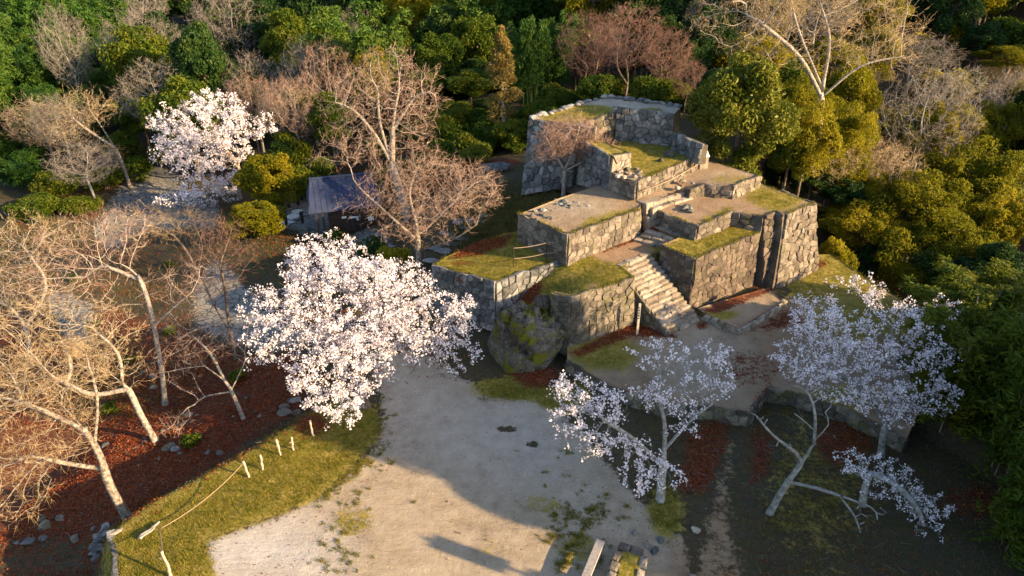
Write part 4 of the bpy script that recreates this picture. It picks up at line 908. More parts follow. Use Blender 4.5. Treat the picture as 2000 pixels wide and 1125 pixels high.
def bare_proto(key, twig, bark, seed, blobs, trunk, natt=1300, D=.4, tl=.6, ntw=3.0, tip=.012, base_r=.17):
    g = np.random.default_rng(seed); att = blob_pts(blobs, natt, g, .45)
    nodes, par = grow(trunk, att, D, D * 1.3, D * 14, g=g); r, ch = radii(nodes, par, tip, base_r)
    fine = np.where((r < tip * 2.6) & (par >= 0))[0]; k = np.repeat(fine, np.maximum(1, g.poisson(ntw, len(fine))))
    dv = unit(nodes[k] - nodes[par[k]]); f = g.uniform(0, 1, (len(k), 1)); o = nodes[par[k]] * (1 - f) + nodes[k] * f
    V1, T1, P1, _ = twigs(o, unit(dv * .9 + g.normal(size=dv.shape) * .7 + np.array((0, 0, .25))), tl * np.ones(len(o)), tip * .8 * np.ones(len(o)), g, .25)
    ii_ = np.repeat(np.arange(len(o)), 3); fr = g.uniform(.1, 1, (len(ii_), 1))
    V2, T2, _, _ = twigs(P1[ii_, 1] * (1 - fr) + P1[ii_, 2] * fr, unit(P1[ii_, 2] - P1[ii_, 0] + g.normal(size=(len(ii_), 3)) * tl * .6), tl * .62 * np.ones(len(ii_)), tip * .6 * np.ones(len(ii_)), g, .2, 1)
    add_proto(key, finish_tree('bare_tree', 'x', 'tree', (0, 0, 0), nodes, par, r, 0, bark, [('crown', np.vstack([V1, V2]), np.vstack([T1, T2 + len(V1)]), twig)], sides=5))
leafy_proto('ever', 'evergreen_tree', 'tree', 'evergreen', 41)
leafy_proto('ever2', 'evergreen_tree', 'tree', 'evergreen', 42, R=(3.1, 2.6, 2.7), n=52, r0=.5, r1=1.1)
leafy_proto('dark', 'evergreen_tree', 'tree', 'evergreen_dark', 43, R=(2.6, 2.6, 3.2))
leafy_proto('dark2', 'evergreen_tree', 'tree', 'evergreen_dark', 44, R=(2.9, 2.5, 3.0), n=54, r0=.5, r1=1.0)
leafy_proto('yg', 'yellow_green_tree', 'tree', 'yellowgreen', 45, c=(0, 0, 6.2), R=(3.0, 3.0, 2.6), n=60, r0=.45, r1=1.0, per=330, size=.13, asp=.35, up=.8)
leafy_proto('yg2', 'yellow_green_tree', 'tree', 'yellowgreen', 46, c=(0, 0, 6.0), R=(2.6, 3.0, 3.0), n=54, r0=.5, r1=1.0, per=330, size=.13, asp=.35, up=.8)
leafy_proto('gold', 'golden_conifer', 'tree', 'golden', 47, c=(0, 0, 5.2), R=(1.3, 1.3, 4.4), n=60, r0=.35, r1=.8, per=200, size=.12, asp=.3, up=.2, taper=True, bark='bark_pale')
leafy_proto('bush', 'evergreen_shrub', 'shrub', 'evergreen', 48, c=(0, 0, 1.2), R=(1.3, 1.3, .8), n=26, r0=.35, r1=.65, per=260, size=.10)
leafy_proto('bushy', 'yellow_green_shrub', 'shrub', 'yellowgreen', 49, c=(0, 0, 1.2), R=(1.3, 1.2, .9), n=26, r0=.3, r1=.65, per=260, size=.10)
leafy_proto('pink', 'pink_blossom_tree', 'tree', 'blossom_pink', 50, R=(3.2, 3.2, 2.4), n=60, r0=.4, r1=.9, per=180, size=.13, asp=.8)
def bamboo_proto(key, seed, n=15, hgt=10.0, mat='bamboo'):
    g = np.random.default_rng(seed); nodes = []; par = []; lv = []
    for i in range(n):
        a = g.uniform(0, 6.28); b = np.array((math.cos(a), math.sin(a), 0)) * g.uniform(.1, 1.3); h = hgt * g.uniform(.7, 1.0); lean = unit(np.array((b[0], b[1], 0)) + 1e-3) * g.uniform(.4, 1.6); prev = -1
        for s in range(15):
            t = s / 14; p = b + np.array((0, 0, -.2)) + np.array((0, 0, h)) * (t - .10 * t ** 4) + lean * t ** 2.4
            nodes.append(p); par.append(prev); prev = len(nodes) - 1
            if t > (.1 if mat != 'bamboo' else .3):
                for _ in range(3):
                    o = unit(np.array((g.normal(), g.normal(), .1))); L = g.uniform(.5, 1.25) * (1.3 - .75 * t)
                    k = 30; u = g.uniform(.15, 1, (k, 1)); lv.append(p + o * L * u + np.array((0, 0, -.45)) * L * u ** 2 + g.normal(size=(k, 3)) * .13)
    nodes = np.array(nodes); par = np.array(par); r = np.full(len(nodes), .035)
    lv = np.vstack(lv); V, T = leaf_cards(lv, .17 * np.ones(len(lv)), g, .5, .28, .5)
    root = empty('bamboo_clump'); tag(root, 'x', 'bamboo'); Vt, Q = tube_mesh(nodes, par, r, 0, 4)
    link('culms', fast_mesh('culms', Vt, quads=Q, mat=M['bark_brown' if mat != 'bamboo' else mat], smooth=True), root); link('crown', fast_mesh('crown', V, tris=T, mat=M[mat]), root); add_proto(key, root)
bamboo_proto('bam', 51); bamboo_proto('bam2', 52, 18); bamboo_proto('bamo', 53, 20, mat='evergreen')
bare_proto('bare_g', 'twig_grey', 'bark_grey', 61, [((0, 0, 6.5), (3.2, 3.2, 2.8))], [[(0, 0, -.3), (.1, .1, 2.5), (0, .2, 4)]])
bare_proto('bare_r', 'twig_red', 'bark_brown', 62, [((0, 0, 6.3), (3.0, 3.0, 3.2))], [[(0, 0, -.3), (.2, 0, 2.0), (0, .2, 4)], [(.1, 0, 1.5), (-.9, .3, 3.2), (-1.2, .3, 5)]])
bare_proto('bare_p', 'twig_pink', 'bark_pale', 63, [((0, 0, 6.6), (3.3, 3.3, 2.4)), ((1, 0, 4.4), (2, 2, 1))], [[(0, 0, -.3), (.3, .1, 2.2), (.1, .2, 4)]])
bare_proto('bare_t', 'twig_tan', 'bark_pale', 64, [((-.3, 0, 6.5), (3.4, 3.0, 2.6))], [[(0, 0, -.3), (.2, .1, 2.0), (-.2, .2, 3.6)], [(.2, 0, 1.6), (1.2, .2, 3.5), (1.6, 0, 5)]])
def spawn(key, x, y, hgt, wid, label, group=None, z=None, rz=None):
    """prototype is about 10 m tall and 7 m wide"""
    ref = {'bush': (2.4, 3.4), 'bushy': (2.4, 3.4), 'gold': (10.0, 3.4), 'oak': (8.3, 7.2), 'bam': (9.6, 5.0), 'bam2': (9.6, 5.2), 'bamo': (9.6, 5.2)}.get(key, (9.6, 7.2))
    zb = tz(x, y) if z is None else z
    sc = (wid / ref[1], wid / ref[1], hgt / ref[0]); p = (x, y, zb - .1); rz = rnd.uniform(0, 6.28) if rz is None else rz
    e = PROTO[key]
    if not e[1]:
        e[1] = True; r = e[0]; r.location = p; r.rotation_euler = (0, 0, rz); r.scale = sc
    else: r = copy_tree(e[0], p, rz, sc)
    r['label'] = label
    if group: r['group'] = group
    elif 'group' in r: del r['group']
    return r
def px_tree(key, px, ptop, wpx, Y, label, group=None):
    t = atY(px, ptop, Y); zg = tz(t[0], Y); h = max(1.0, t[2] - zg); w = wpx * mpp(np.array((t[0], Y, zg + h * .6)))
    return spawn(key, t[0], Y, h, w, label, group)
LB = {'ever': 'rounded olive-green evergreen', 'ever2': 'broad olive-green evergreen', 'dark': 'dark green evergreen', 'dark2': 'dark green evergreen', 'bam': 'feathery green bamboo clump', 'bam2': 'feathery green bamboo clump', 'bare_g': 'leafless grey tree', 'bare_r': 'leafless red-brown tree', 'bare_p': 'leafless pinkish tree', 'bare_t': 'leafless tan tree', 'yg': 'yellow-green tree', 'yg2': 'yellow-green tree', 'pink': 'distant pink blossoming tree', 'bush': 'dark green undergrowth shrub', 'bushy': 'yellow-green shrub', 'gold': 'slender golden conifer beside bamboo,'}
GR = {'ever': 'background evergreens', 'ever2': 'broad background evergreens', 'dark': 'dark background evergreens', 'dark2': 'dark background evergreens', 'bam': 'bamboo clumps', 'bam2': 'bamboo clumps', 'bare_g': 'grey leafless background trees', 'bare_r': 'leafless trees behind the keep', 'bare_p': 'leafless trees behind the shelter', 'bare_t': 'leafless trees on the slope', 'yg': 'yellow-green slope trees', 'yg2': 'yellow-green slope trees', 'pink': 'pink trees on the far slope', 'bush': 'undergrowth shrubs', 'bushy': 'yellow-green shrubs', 'gold': None}
def where(px, top, Y):
    if px > 1380: return ('behind the huge spreading bare tree' if Y > 52 else 'beside the glossy evergreen' if px < 1600 else 'on the upper slope above the tall corner wall' if top < 230 else 'in the ravine below the tall corner wall')
    if px > 940: return 'close behind the keep tower' if Y < 58 else 'deep behind the keep'
    if px > 580: return 'close behind the tall pale tree' if Y < 62 else 'in the back rows behind the tall pale tree'
    if px > 340: return 'behind the white cherry by the shelter' if Y < 70 else 'in the dark wood right of the red clearing' if Y < 110 else 'in the hazy valley beyond the red clearing'
    return 'beside the upper stone path' if Y < 63 else 'on the slope before the red clearing' if Y < 80 else 'around the red clearing' if Y < 110 else 'in the hazy valley beyond the red clearing'
def F_(key, *rows):
    for r in rows:
        w = where(r[0], r[1], r[3]); px_tree(key, *r, LB[key] + ' ' + w, (GR[key] + ' ' + w) if GR[key] else None)
# left: bamboo slopes
F_('bam', (20, -60, 130, 84), (120, -50, 140, 88), (60, 60, 120, 72), (150, 90, 110, 74), (20, 150, 110, 66), (95, 150, 100, 66), (30, 290, 100, 56), (-40, 220, 120, 60))
F_('bam2', (70, -40, 130, 92), (180, -20, 120, 92), (10, 40, 120, 76), (110, 40, 110, 78), (160, 150, 90, 70), (60, 200, 110, 62), (-30, 100, 120, 70), (200, 60, 90, 84))
F_('bam2', (1035, 12, 78, 57), (1000, 60, 60, 60)); F_('bam', (1090, 0, 80, 59), (1060, 60, 60, 62))
F_('gold', (980, 32, 84, 52))
F_('bare_g', (265, -30, 110, 106), (295, 105, 190, 62), (480, 90, 130, 64), (590, 60, 130, 64), (690, 5, 130, 68), (100, 0, 110, 70), (150, 270, 150, 52), (540, 160, 110, 58))
F_('bare_p', (560, 130, 130, 56), (480, 130, 110, 60), (60, 190, 150, 60), (630, 60, 120, 60))
F_('ever', (410, 28, 120, 84), (560, 20, 120, 78), (850, 55, 140, 64), (920, 130, 120, 58), (780, 40, 130, 70), (880, 190, 110, 54), (640, 170, 100, 56), (310, 75, 50, 96))
F_('ever2', (470, 40, 120, 80), (640, 0, 130, 76), (710, 20, 130, 74), (930, 10, 130, 68), (830, 120, 110, 60), (575, 160, 110, 60), (1130, 20, 110, 66))
for k in range(16):
    F_('dark' if k % 2 else 'dark2', (440 + k * 52, rnd.uniform(-70, -20), 130, rnd.uniform(80, 96)))
for k in range(9):
    F_('dark2' if k % 2 else 'dark', (150 + k * 40, rnd.uniform(-60, 0), 110, rnd.uniform(120, 150)))
for k in range(12): F_('dark', (430 + k * 55, rnd.uniform(110, 150), 100, rnd.uniform(64, 70)))
F_('dark2', (350, 60, 90, 90), (240, 160, 90, 74), (330, 190, 100, 66), (560, 260, 100, 56), (740, 260, 100, 54), (960, 190, 90, 56), (1150, 80, 110, 64), (1230, 60, 120, 62), (1310, 20, 110, 60), (1390, 0, 130, 56), (1350, 70, 110, 54))
F_('bare_r', (1150, 15, 150, 56), (1235, 0, 170, 53), (1310, 50, 120, 51), (1350, 110, 90, 49), (1190, 40, 130, 60))
F_('bush', (1110, 175, 100, 54), (1200, 165, 100, 55), (1290, 165, 100, 53), (1360, 175, 90, 51), (970, 210, 90, 53), (880, 230, 100, 52), (1430, 280, 80, 45)); F_('bush', (900, 250, 90, 50), (950, 235, 90, 51), (1000, 225, 80, 52), (860, 265, 90, 48), (830, 300, 80, 47), (1040, 200, 80, 53), (1090, 190, 90, 55), (1150, 180, 90, 55), (1010, 270, 60, 49), (930, 280, 80, 47), (780, 300, 80, 48), (590, 320, 80, 50), (620, 300, 80, 52), (230, 250, 90, 62), (320, 270, 80, 62), (190, 320, 90, 56), (100, 330, 110, 54), (260, 300, 70, 58), (150, 380, 90, 51), (60, 380, 120, 50), (560, 250, 90, 56), (1250, 175, 90, 54), (1320, 180, 90, 52), (1390, 190, 80, 50), (380, 130, 90, 78), (300, 140, 100, 80), (220, 130, 90, 82))
# right: wooded slope
F_('yg', (1560, 135, 120, 45), (1740, -30, 110, 60), (1800, 320, 210, 40), (1930, 260, 210, 42), (1700, 390, 170, 38.5), (1880, 400, 190, 36), (1660, 200, 110, 47), (1980, 360, 150, 38), (1780, 200, 160, 48), (1500, 60, 110, 52))
F_('yg2', (1620, 150, 120, 46), (1860, 180, 180, 47), (1960, 180, 150, 48), (1790, 430, 180, 36), (1680, 300, 130, 42), (1640, 400, 100, 40), (1740, 330, 130, 41), (1900, 330, 180, 40), (1980, 80, 160, 56), (1640, 60, 120, 54))
F_('yg', (1600, 180, 150, 41), (1670, 190, 130, 42))
F_('ever2', (1560, 220, 120, 41.5))
F_('bare_t', (1710, 250, 160, 43), (1640, 260, 130, 42), (1760, 270, 150, 42))
F_('bare_g', (1840, 110, 220, 46), (1900, 120, 160, 50), (1800, 60, 180, 55))
F_('dark', (1930, 40, 100, 58), (1960, 470, 120, 33), (1400, 130, 90, 46), (1990, 560, 130, 29), (1820, -20, 130, 66))
F_('dark2', (1590, 320, 110, 42), (1540, 300, 110, 44), (1650, 340, 110, 41), (1900, 500, 130, 33), (1840, 480, 120, 34.5), (1700, 470, 110, 37))
F_('bushy', (1630, 460, 60, 35.5), (1650, 480, 60, 35))
for k in range(10): F_('pink', (1800 + k * 32, rnd.uniform(-60, 0), 130, rnd.uniform(70, 80)))
for k in range(10): F_('dark' if k % 2 else 'dark2', (1380 + k * 70, rnd.uniform(-80, -30), 150, rnd.uniform(66, 80)))
# right foreground trees that shade the lower garden (some stand outside the picture)
for (x, y, h, w, k) in ((16.2, 20.5, 5.0, 4.2, 'bamo'), (17.4, 17.6, 7.0, 4.8, 'bamo'), (15.6, 14.6, 6.2, 3.6, 'bamo'), (18.0, 24.0, 4.2, 4.6, 'bamo'), (17.2, 12.2, 7.6, 4.6, 'bamo'), (20.5, 15.5, 7.6, 5.0, 'bamo'), (20.5, 20.5, 5.8, 5.5, 'bamo'), (21, 27.0, 4.0, 5.0, 'bamo')):
    spawn(k, x, y, h, w, 'dense green bamboo at the shaded edge of the lower garden', 'bamboo beside the lower garden')
for (x, y, h, w, k) in ((24.0, 8.6, 12.5, 6, 'dark'), (25.5, 11.4, 13, 6.5, 'dark2'), (24.0, 13.4, 11.5, 6, 'dark'), (26.5, 15.6, 8.8, 6.5, 'dark2'), (24.2, 17.4, 7.0, 5.5, 'dark'), (27.5, 20, 6.5, 6.5, 'dark2'), (29, 12, 13.5, 7, 'dark'), (30, 8.5, 14, 7, 'dark2'), (20.5, 10.2, 7.5, 5.5, 'dark'), (22.5, 8.4, 9.5, 5.5, 'dark2')):
    spawn(k, x, y, h, w, 'tall dark evergreen on the bank outside the lower garden', 'evergreens on the bank outside the lower garden')
for (x, y, h, w) in ((18.6, 9.2, 3.2, 4.2), (18.4, 11.8, 3.2, 4.4), (17.9, 14.4, 3.0, 4.0), (18.0, 17.0, 3.0, 4.2), (17.6, 19.8, 3.0, 4.0), (17.9, 22.6, 2.6, 4.0)):  # shrubs added to stop low sun reaching the lower garden ground
    spawn('bush', x, y, h, w, 'dense shrub added under the bamboo to block low sun at the garden edge', 'shrubs added under the garden bamboo to block sun')
# the woods go on: jittered rows fill the slopes between the trees placed above
occ = [(o.location.x, o.location.y) for o in bpy.data.objects if o.parent is None and o.get('category') in ('tree', 'bamboo')]
def fill(x0, x1, y0, y1, step, keys, h0, h1, ok, fat=None):
    for gx_ in np.arange(x0, x1, step):
        for gy_ in np.arange(y0, y1, step):
            x = gx_ + rnd.uniform(-.4, .4) * step; y = gy_ + rnd.uniform(-.4, .4) * step
            if not ok(x, y) or any((x - a) ** 2 + (y - b) ** 2 < (step * .55) ** 2 for a, b in occ): continue
            key = rnd.choice(keys); h = rnd.uniform(h0, h1); zb_ = tz(x, y)
            q = pixv(np.array([(x, y, zb_ + h)]))[0]
            if q[0] < -250 or q[0] > 2250 or q[1] < -160 or q[1] > 640: continue
            w = where(q[0], q[1], y); spawn(key, x, y, h, (rnd.uniform(5.0, 7.0) * h / 9) if fat is None else h * fat, LB[key] + ' ' + w, GR[key] + ' ' + w); occ.append((x, y))
fill(19, 62, 37, 96, 4.2, ['yg', 'yg2', 'dark', 'dark2', 'bare_t', 'bare_g', 'ever'], 6.0, 9.5, lambda x, y: y > 60 or x > 19 + max(0, 40 - y) * .3)
fill(-12, 24, 60, 100, 4.6, ['dark', 'dark2', 'ever', 'ever2', 'bam', 'bam2', 'yg'], 7.5, 13.5, lambda x, y: True)
fill(-36, -10, 58, 100, 4.8, ['dark', 'dark2', 'ever', 'ever2', 'bare_g'], 7.0, 13, lambda x, y: True)
fill(-80, -24, 114, 150, 5.5, ['dark', 'dark2', 'dark', 'bare_g'], 8, 12, lambda x, y: True)
fill(19, 50, 42, 74, 3.4, ['bushy', 'bush', 'bushy'], 2.2, 3.6, lambda x, y: True, 1.5)
fill(-8, 20, 49, 60, 2.8, ['bush'], 1.6, 2.6, lambda x, y: True, 1.5)
fill(-75, -42, 62, 96, 4.8, ['bam', 'bam2', 'bam', 'dark2'], 7.5, 11, lambda x, y: x < -47 - (y - 62) * .35)
# single evergreens with labels of their own
leafy_proto('camphor', 'glossy_evergreen_tree', 'tree', 'camphor', 70, c=(0, 0, 5.6), R=(2.7, 2.7, 3.4), n=80, r0=.5, r1=1.0, per=420, size=.125, asp=.5, up=.5)
px_tree('camphor', 1468, 88, 235, 38.7, 'large glossy evergreen tree standing over the lower end of the keep wall')
leafy_proto('oak', 'round_evergreen_tree', 'tree', 'yellowgreen', 71, c=(0, 0, 4.6), R=(2.9, 2.9, 3.4), n=70, r0=.5, r1=1.0, per=380, size=.16)
px_tree('oak', 512, 295, 130, 48, 'rounded yellow-green evergreen beside the fenced yard of the dark shelter')
px_tree('oak', 490, 392, 135, 43, 'bushy bright green evergreen in front of the fenced yard')
for key, e in PROTO.items():
    if not e[1]: print('unused', key)

# ------------------------------------------------------------------ built things
def boxv(x0, x1, y0, y1, z0, z1):
    return [(x0, y0, z0), (x1, y0, z0), (x1, y1, z0), (x0, y1, z0), (x0, y0, z1), (x1, y0, z1), (x1, y1, z1), (x0, y1, z1)]
BF = [(3, 2, 1, 0), (4, 5, 6, 7), (0, 1, 5, 4), (1, 2, 6, 5), (2, 3, 7, 6), (3, 0, 4, 7)]
def box(name, dims, mat, parent=None, bev=0.0):
    m = mesh(name, boxv(*dims), BF, mat); o = link(name, m, parent)
    if bev:
        b = o.modifiers.new('bevel', 'BEVEL'); b.width = bev; b.segments = 2
    return o
def tube(name, pts, r, mat, parent=None, sides=6, rr=None):
    pts = np.array(pts, float); par = np.arange(len(pts)) - 1; R = np.full(len(pts), r) if rr is None else np.array(rr)
    V, Q = tube_mesh(pts, par, R, 0, sides); m = fast_mesh(name, V, quads=Q, mat=mat, smooth=True); return link(name, m, parent)
def sag(a, b, s, n=12): 
    a, b = np.array(a), np.array(b); return [a + (b - a) * t - np.array((0, 0, s * 4 * t * (1 - t))) for t in np.linspace(0, 1, n)]

# shelter
hp = at(603, 417, 0.35); hq = at(745, 402, 0.35); hd = (hq - hp)[:2]; ang = math.atan2(hd[1], hd[0])
house = empty('timber_shelter', (hp[0], hp[1], -2.05), ang); tag(house, 'dark timber shelter with a blue-grey roof beside the cobbled yard', 'shelter')
LX, WY = 4.7, 3.8   # eave length, depth
def roof_mesh():
    t = .10; e = 2.35; rdg = 3.95
    V = [(0, 0, e), (LX, 0, e), (LX, WY, e), (0, WY, e), (.35, WY / 2, rdg), (LX - .35, WY / 2, rdg)]
    V += [(x, y, z + t) for x, y, z in V]
    Fc = [(6, 7, 11, 10), (8, 9, 10, 11), (9, 6, 10), (7, 8, 11), (1, 0, 4, 5), (3, 2, 5, 4), (0, 3, 4), (2, 1, 5), (0, 1, 7, 6), (1, 2, 8, 7), (2, 3, 9, 8), (3, 0, 6, 9)]
    return mesh('roof', V, Fc, M['roof'])
roof = link('roof', roof_mesh(), house); box('ridge_cap', (.3, LX - .3, WY / 2 - .12, WY / 2 + .12, 4.03, 4.12), M['roof'], roof, .02)
for i in range(13):
    x = .15 + i * (LX - .3) / 12; k = min(1.0, (x - 0) / .35, (LX - x) / .35)
    V = [(x - .02, .0, 2.455), (x + .02, 0, 2.455), (x + .02, WY / 2 * k, 2.455 + 1.6 * k), (x - .02, WY / 2 * k, 2.455 + 1.6 * k)]
    V += [(a, b, c + .03) for a, b, c in V]; link('roof_seam', mesh('seam', V, [(0, 1, 5, 4), (4, 5, 6, 7), (1, 2, 6, 5), (3, 0, 4, 7)], M['roof']), roof)
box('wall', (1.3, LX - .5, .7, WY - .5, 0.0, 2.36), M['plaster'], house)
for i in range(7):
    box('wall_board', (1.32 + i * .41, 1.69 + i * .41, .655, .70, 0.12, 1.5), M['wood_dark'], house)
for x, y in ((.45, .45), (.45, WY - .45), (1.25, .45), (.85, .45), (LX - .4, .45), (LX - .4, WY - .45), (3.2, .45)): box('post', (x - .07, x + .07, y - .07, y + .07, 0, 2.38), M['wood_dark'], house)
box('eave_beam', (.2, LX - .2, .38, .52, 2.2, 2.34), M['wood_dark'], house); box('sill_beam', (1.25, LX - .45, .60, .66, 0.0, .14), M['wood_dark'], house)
for x, z, w, h in ((2.05, 1.55, .30, .14), (2.55, 1.5, .5, .12), (3.0, 1.3, .22, .32), (3.75, 1.2, .38, .28)): box('paper_notice', (x, x + w, .635, .652, z, z + h), M['paper'], house)

# yard fence posts, rails, round slabs
yard = [(556, 420), (565, 402), (583, 398), (590, 390), (613, 384), (623, 374), (560, 436), (592, 436)]
prev = None
for i, (x, y) in enumerate(yard):
    p = at(x, y + 4, -2.2); f = empty('yard_fence_post', p); tag(f, 'short dark wooden post around the cobbled yard', 'post', 'posts round the cobbled yard')
    zg = tz(p[0], p[1]) - p[2]
    box('shaft', (-.09, .09, -.09, .09, min(zg, 0) - .15, 1.0), M['wood_dark'], f, .015); box('cap', (-.1, .1, -.1, .1, .95, 1.03), M['wood_dark'], f)
for a, b in ((0, 1), (1, 2), (3, 4), (4, 5), (6, 7)):
    pa, pb = at(yard[a][0], yard[a][1] + 4, -2.2), at(yard[b][0], yard[b][1] + 4, -2.2)
    for z in (.5,):
        o = tube('yard_rail', sag(pa + (0, 0, z), pb + (0, 0, z), .12), .035, M['wood_dark']); tag(o, 'dark chain rail slung between the yard posts', 'rail', 'rails round the cobbled yard')
for x, y, r in ((580, 412, .42), (572, 421, .46), (562, 431, .46)):
    p = at(x, y, -2.0); a = np.linspace(0, 6.283, 20, endpoint=False); zt_ = tz(p[0], p[1])
    V = [(math.cos(t) * r, math.sin(t) * r, -.2) for t in a] + [(math.cos(t) * r, math.sin(t) * r, .03) for t in a] + [(math.cos(t) * r * .92, math.sin(t) * r * .92, .05) for t in a]
    Fc = [(i, (i + 1) % 20, 20 + (i + 1) % 20, 20 + i) for i in range(20)] + [(20 + i, 20 + (i + 1) % 20, 40 + (i + 1) % 20, 40 + i) for i in range(20)] + [tuple(range(40, 60))]
    tag(link('round_slab', mesh('slab', V, Fc, M['slab']), None, (p[0], p[1], zt_ + .02)), 'pale round slab set in the cobbled yard', 'slab', 'round slabs in the yard')

# stepping stones climbing beside the grass terrace
for i, (x, y, z) in enumerate(((830, 535, .25), (850, 515, .5), (868, 497, .75), (850, 488, .8), (885, 478, 1.0), (900, 465, 1.2), (880, 458, 1.2), (915, 450, 1.4), (928, 438, 1.55), (942, 424, 1.7), (905, 436, 1.5), (840, 560, .1))):
    p = at(x, y, z); p[2] = tz(p[0], p[1]) + .02
    o = rock('stepping_stone', p, rnd.uniform(.42, .62), 'stone_grey', None, 1.2, .75, .28, rnd.uniform(-.3, .3)); tag(o, 'flat grey stepping stone on the path climbing beside the grass terrace', 'stepping stone', 'stepping stones beside the grass terrace')

# weathered stakes and rope along the edge of the gravel court
stakes = [(487, 932, .85), (513, 918, .78), (548, 890, .82), (572, 880, .7), (612, 852, .85)]
tops = []
for i, (x, y, h) in enumerate(stakes):
    p = at(x, y, 0.0); p[2] = tz(p[0], p[1]); lx, ly = rnd.uniform(-.09, .05), rnd.uniform(-.05, .05)
    f = empty('fence_stake', p); tag(f, 'knobbly pale wooden stake on the grass verge' + (' holding the long rope' if i == 0 else ''), 'stake', None if i == 0 else 'stakes along the grass verge')
    n_ = 9; pts = [np.array((lx * t + rnd.uniform(-.015, .015), ly * t, h * t - .1)) for t in np.linspace(0, 1, n_)]
    tube('shaft', pts + [pts[-1] + (0, 0, .01)], .05, M['wood_stake'], f, 7, [rnd.uniform(.032, .05) for _ in range(n_)] + [.005]); tops.append(p + pts[-1])
    tube('branch_stub', [pts[5], pts[5] + (rnd.uniform(-.1, .1), -.05, .06)], .018, M['wood_stake'], f, 5, [.022, .01])
p = at(336, 1128, 0.0); f = empty('fence_stake', p); tag(f, 'tall crooked pale stake at the corner of the grass verge', 'stake'); pts = [np.array((-.02 * math.sin(t * 9) - .06 * t, .03 * t, 1.15 * t - .1)) for t in np.linspace(0, 1, 12)]
tube('shaft', pts + [pts[-1] + (0, 0, .01)], .06, M['wood_stake'], f, 7, [rnd.uniform(.035, .055) for _ in range(12)] + [.005]); tube('branch_stub', [pts[8], pts[8] + (-.16, .0, .03)], .015, M['wood_stake'], f, 5, [.018, .006])
cst = p + pts[-1]
kp = at(312, 1033, .25); tag(tube('rope', sag(tops[0] - (0, 0, .08), kp, .22, 16) + sag(kp, cst - (0, 0, .1), .03, 6), .014, M['rope'], None, 5), 'thin rope hanging between the stake and the corner of the grass verge', 'rope')
lg = tube('fallen_log', [at(310, 1020, .1), at(295, 1035, .11), at(278, 1045, .12), at(272, 1052, .1)], .06, M['wood_grey'], None, 8, [.04, .06, .07, .06]); tag(lg, 'short grey log lying on the grass at the plaza corner', 'log')
W('plaza_edge_wall', 'dark stone edge wall dropping from the grass corner of the plaza', [at(218, 1040, .05) + np.array((-.05, .1, 0)), at(236, 1128, .05) + np.array((-.1, 0, 0)), at(262, 1250, .05)], [-1.3, -1.3, -1.3], .1, .45, .34, 'stone_grey', jit=.33, depth=.12)
tag(rock('corner_stone', at(224, 1040, .02), .22, 'stone_pale', None, 1.2, .6, .5, .6), 'pale reddish stone at the very corner of the plaza edge', 'stone')

# bench
b0, b1 = at(1172, 1058, .42), at(1146, 1122, .42); bd_ = (b1 - b0)[:2]; ba = math.atan2(bd_[1], bd_[0]); bl = np.linalg.norm(bd_)
bench = empty('plank_bench', (b0[0], b0[1], 0), ba); tag(bench, 'weathered grey plank bench at the edge of the gravel court', 'bench')
box('seat', (-.06, bl + .2, -.13, .13, .35, .44), M['wood_grey'], bench, .012)
for x in (.15, bl - .15): box('leg', (x, x + .2, -.11, .11, -.1, .347), M['stone_pale'], bench, .03)
stk = tube('thin_stick', [at(1108, 1071, .02), at(1130, 1075, .05), at(1154, 1080, .06)], .012, M['rope'], None, 5); tag(stk, 'thin tan stick lying beside the plank bench', 'stick')
# stone-edged planting bed
bed = empty('stone_edged_bed', at(1225, 1105, 0)); tag(bed, 'stone-edged raised bed of dry grass beside the plank bench', 'planting bed'); bo = np.array(bed.location)
for (x, y, L, Wd, a, mk) in ((1220, 1066, .36, .26, -.35, 'stone_warm'), (1244, 1074, .36, .30, -.35, 'stone_warm'), (1206, 1085, .40, .26, 1.0, 'stone_warm'), (1200, 1103, .34, .26, 1.1, 'stone_warm'), (1193, 1124, .36, .24, 1.1, 'stone_pale'), (1256, 1096, .42, .22, 1.25, 'stone_pale'), (1250, 1122, .40, .22, 1.25, 'stone_pale')):
    q = at(x, y, .42); link('edge_stone', block((0, 0, 0), np.array((math.cos(a), math.sin(a))), L, Wd, .5, M[mk], .03, .04), bed, q - bo)
bs, _ = patch('bed_soil', PT((1212, 1076, .38), (1250, 1080, .38), (1252, 1135, .38), (1198, 1135, .38)), lambda q: {'grass': np.ones(len(q)) * .9, 'sand': np.ones(len(q)) * .5, 'earth': np.ones(len(q))}, .4, .12, .02)
for (x, y, r, mk) in ((1288, 1054, .15, 'stone_grey'), (1264, 1065, .11, 'stone_pale'), (1278, 1076, .17, 'stone_grey'), (1240, 1040, .12, 'stone_grey'), (1353, 1125, .12, 'stone_pale'), (1360, 1034, .16, 'stone_pale')):
    tag(rock('loose_stone', at(x, y, .03), r, mk), 'loose angular stone on the ground near the raised bed', 'stone', 'loose stones near the raised bed')
# invented post with two boards, added out of view to cast the court's shadow
mp = empty('added_shadow_post', (13.0, 8.55, 0.0), math.radians(66)); tag(mp, 'tall wooden marker post with two boards beyond the raised bed', 'post')
tube('shaft', [(0, 0, -.2), (0, 0, 3), (0, 0, 5.95)], .06, M['wood_dark'], mp, 8); box('board', (-.24, .24, -.06, -.02, 4.25, 4.75), M['wood_grey'], mp); box('board', (-.26, .26, -.06, -.02, 4.95, 5.85), M['wood_grey'], mp)

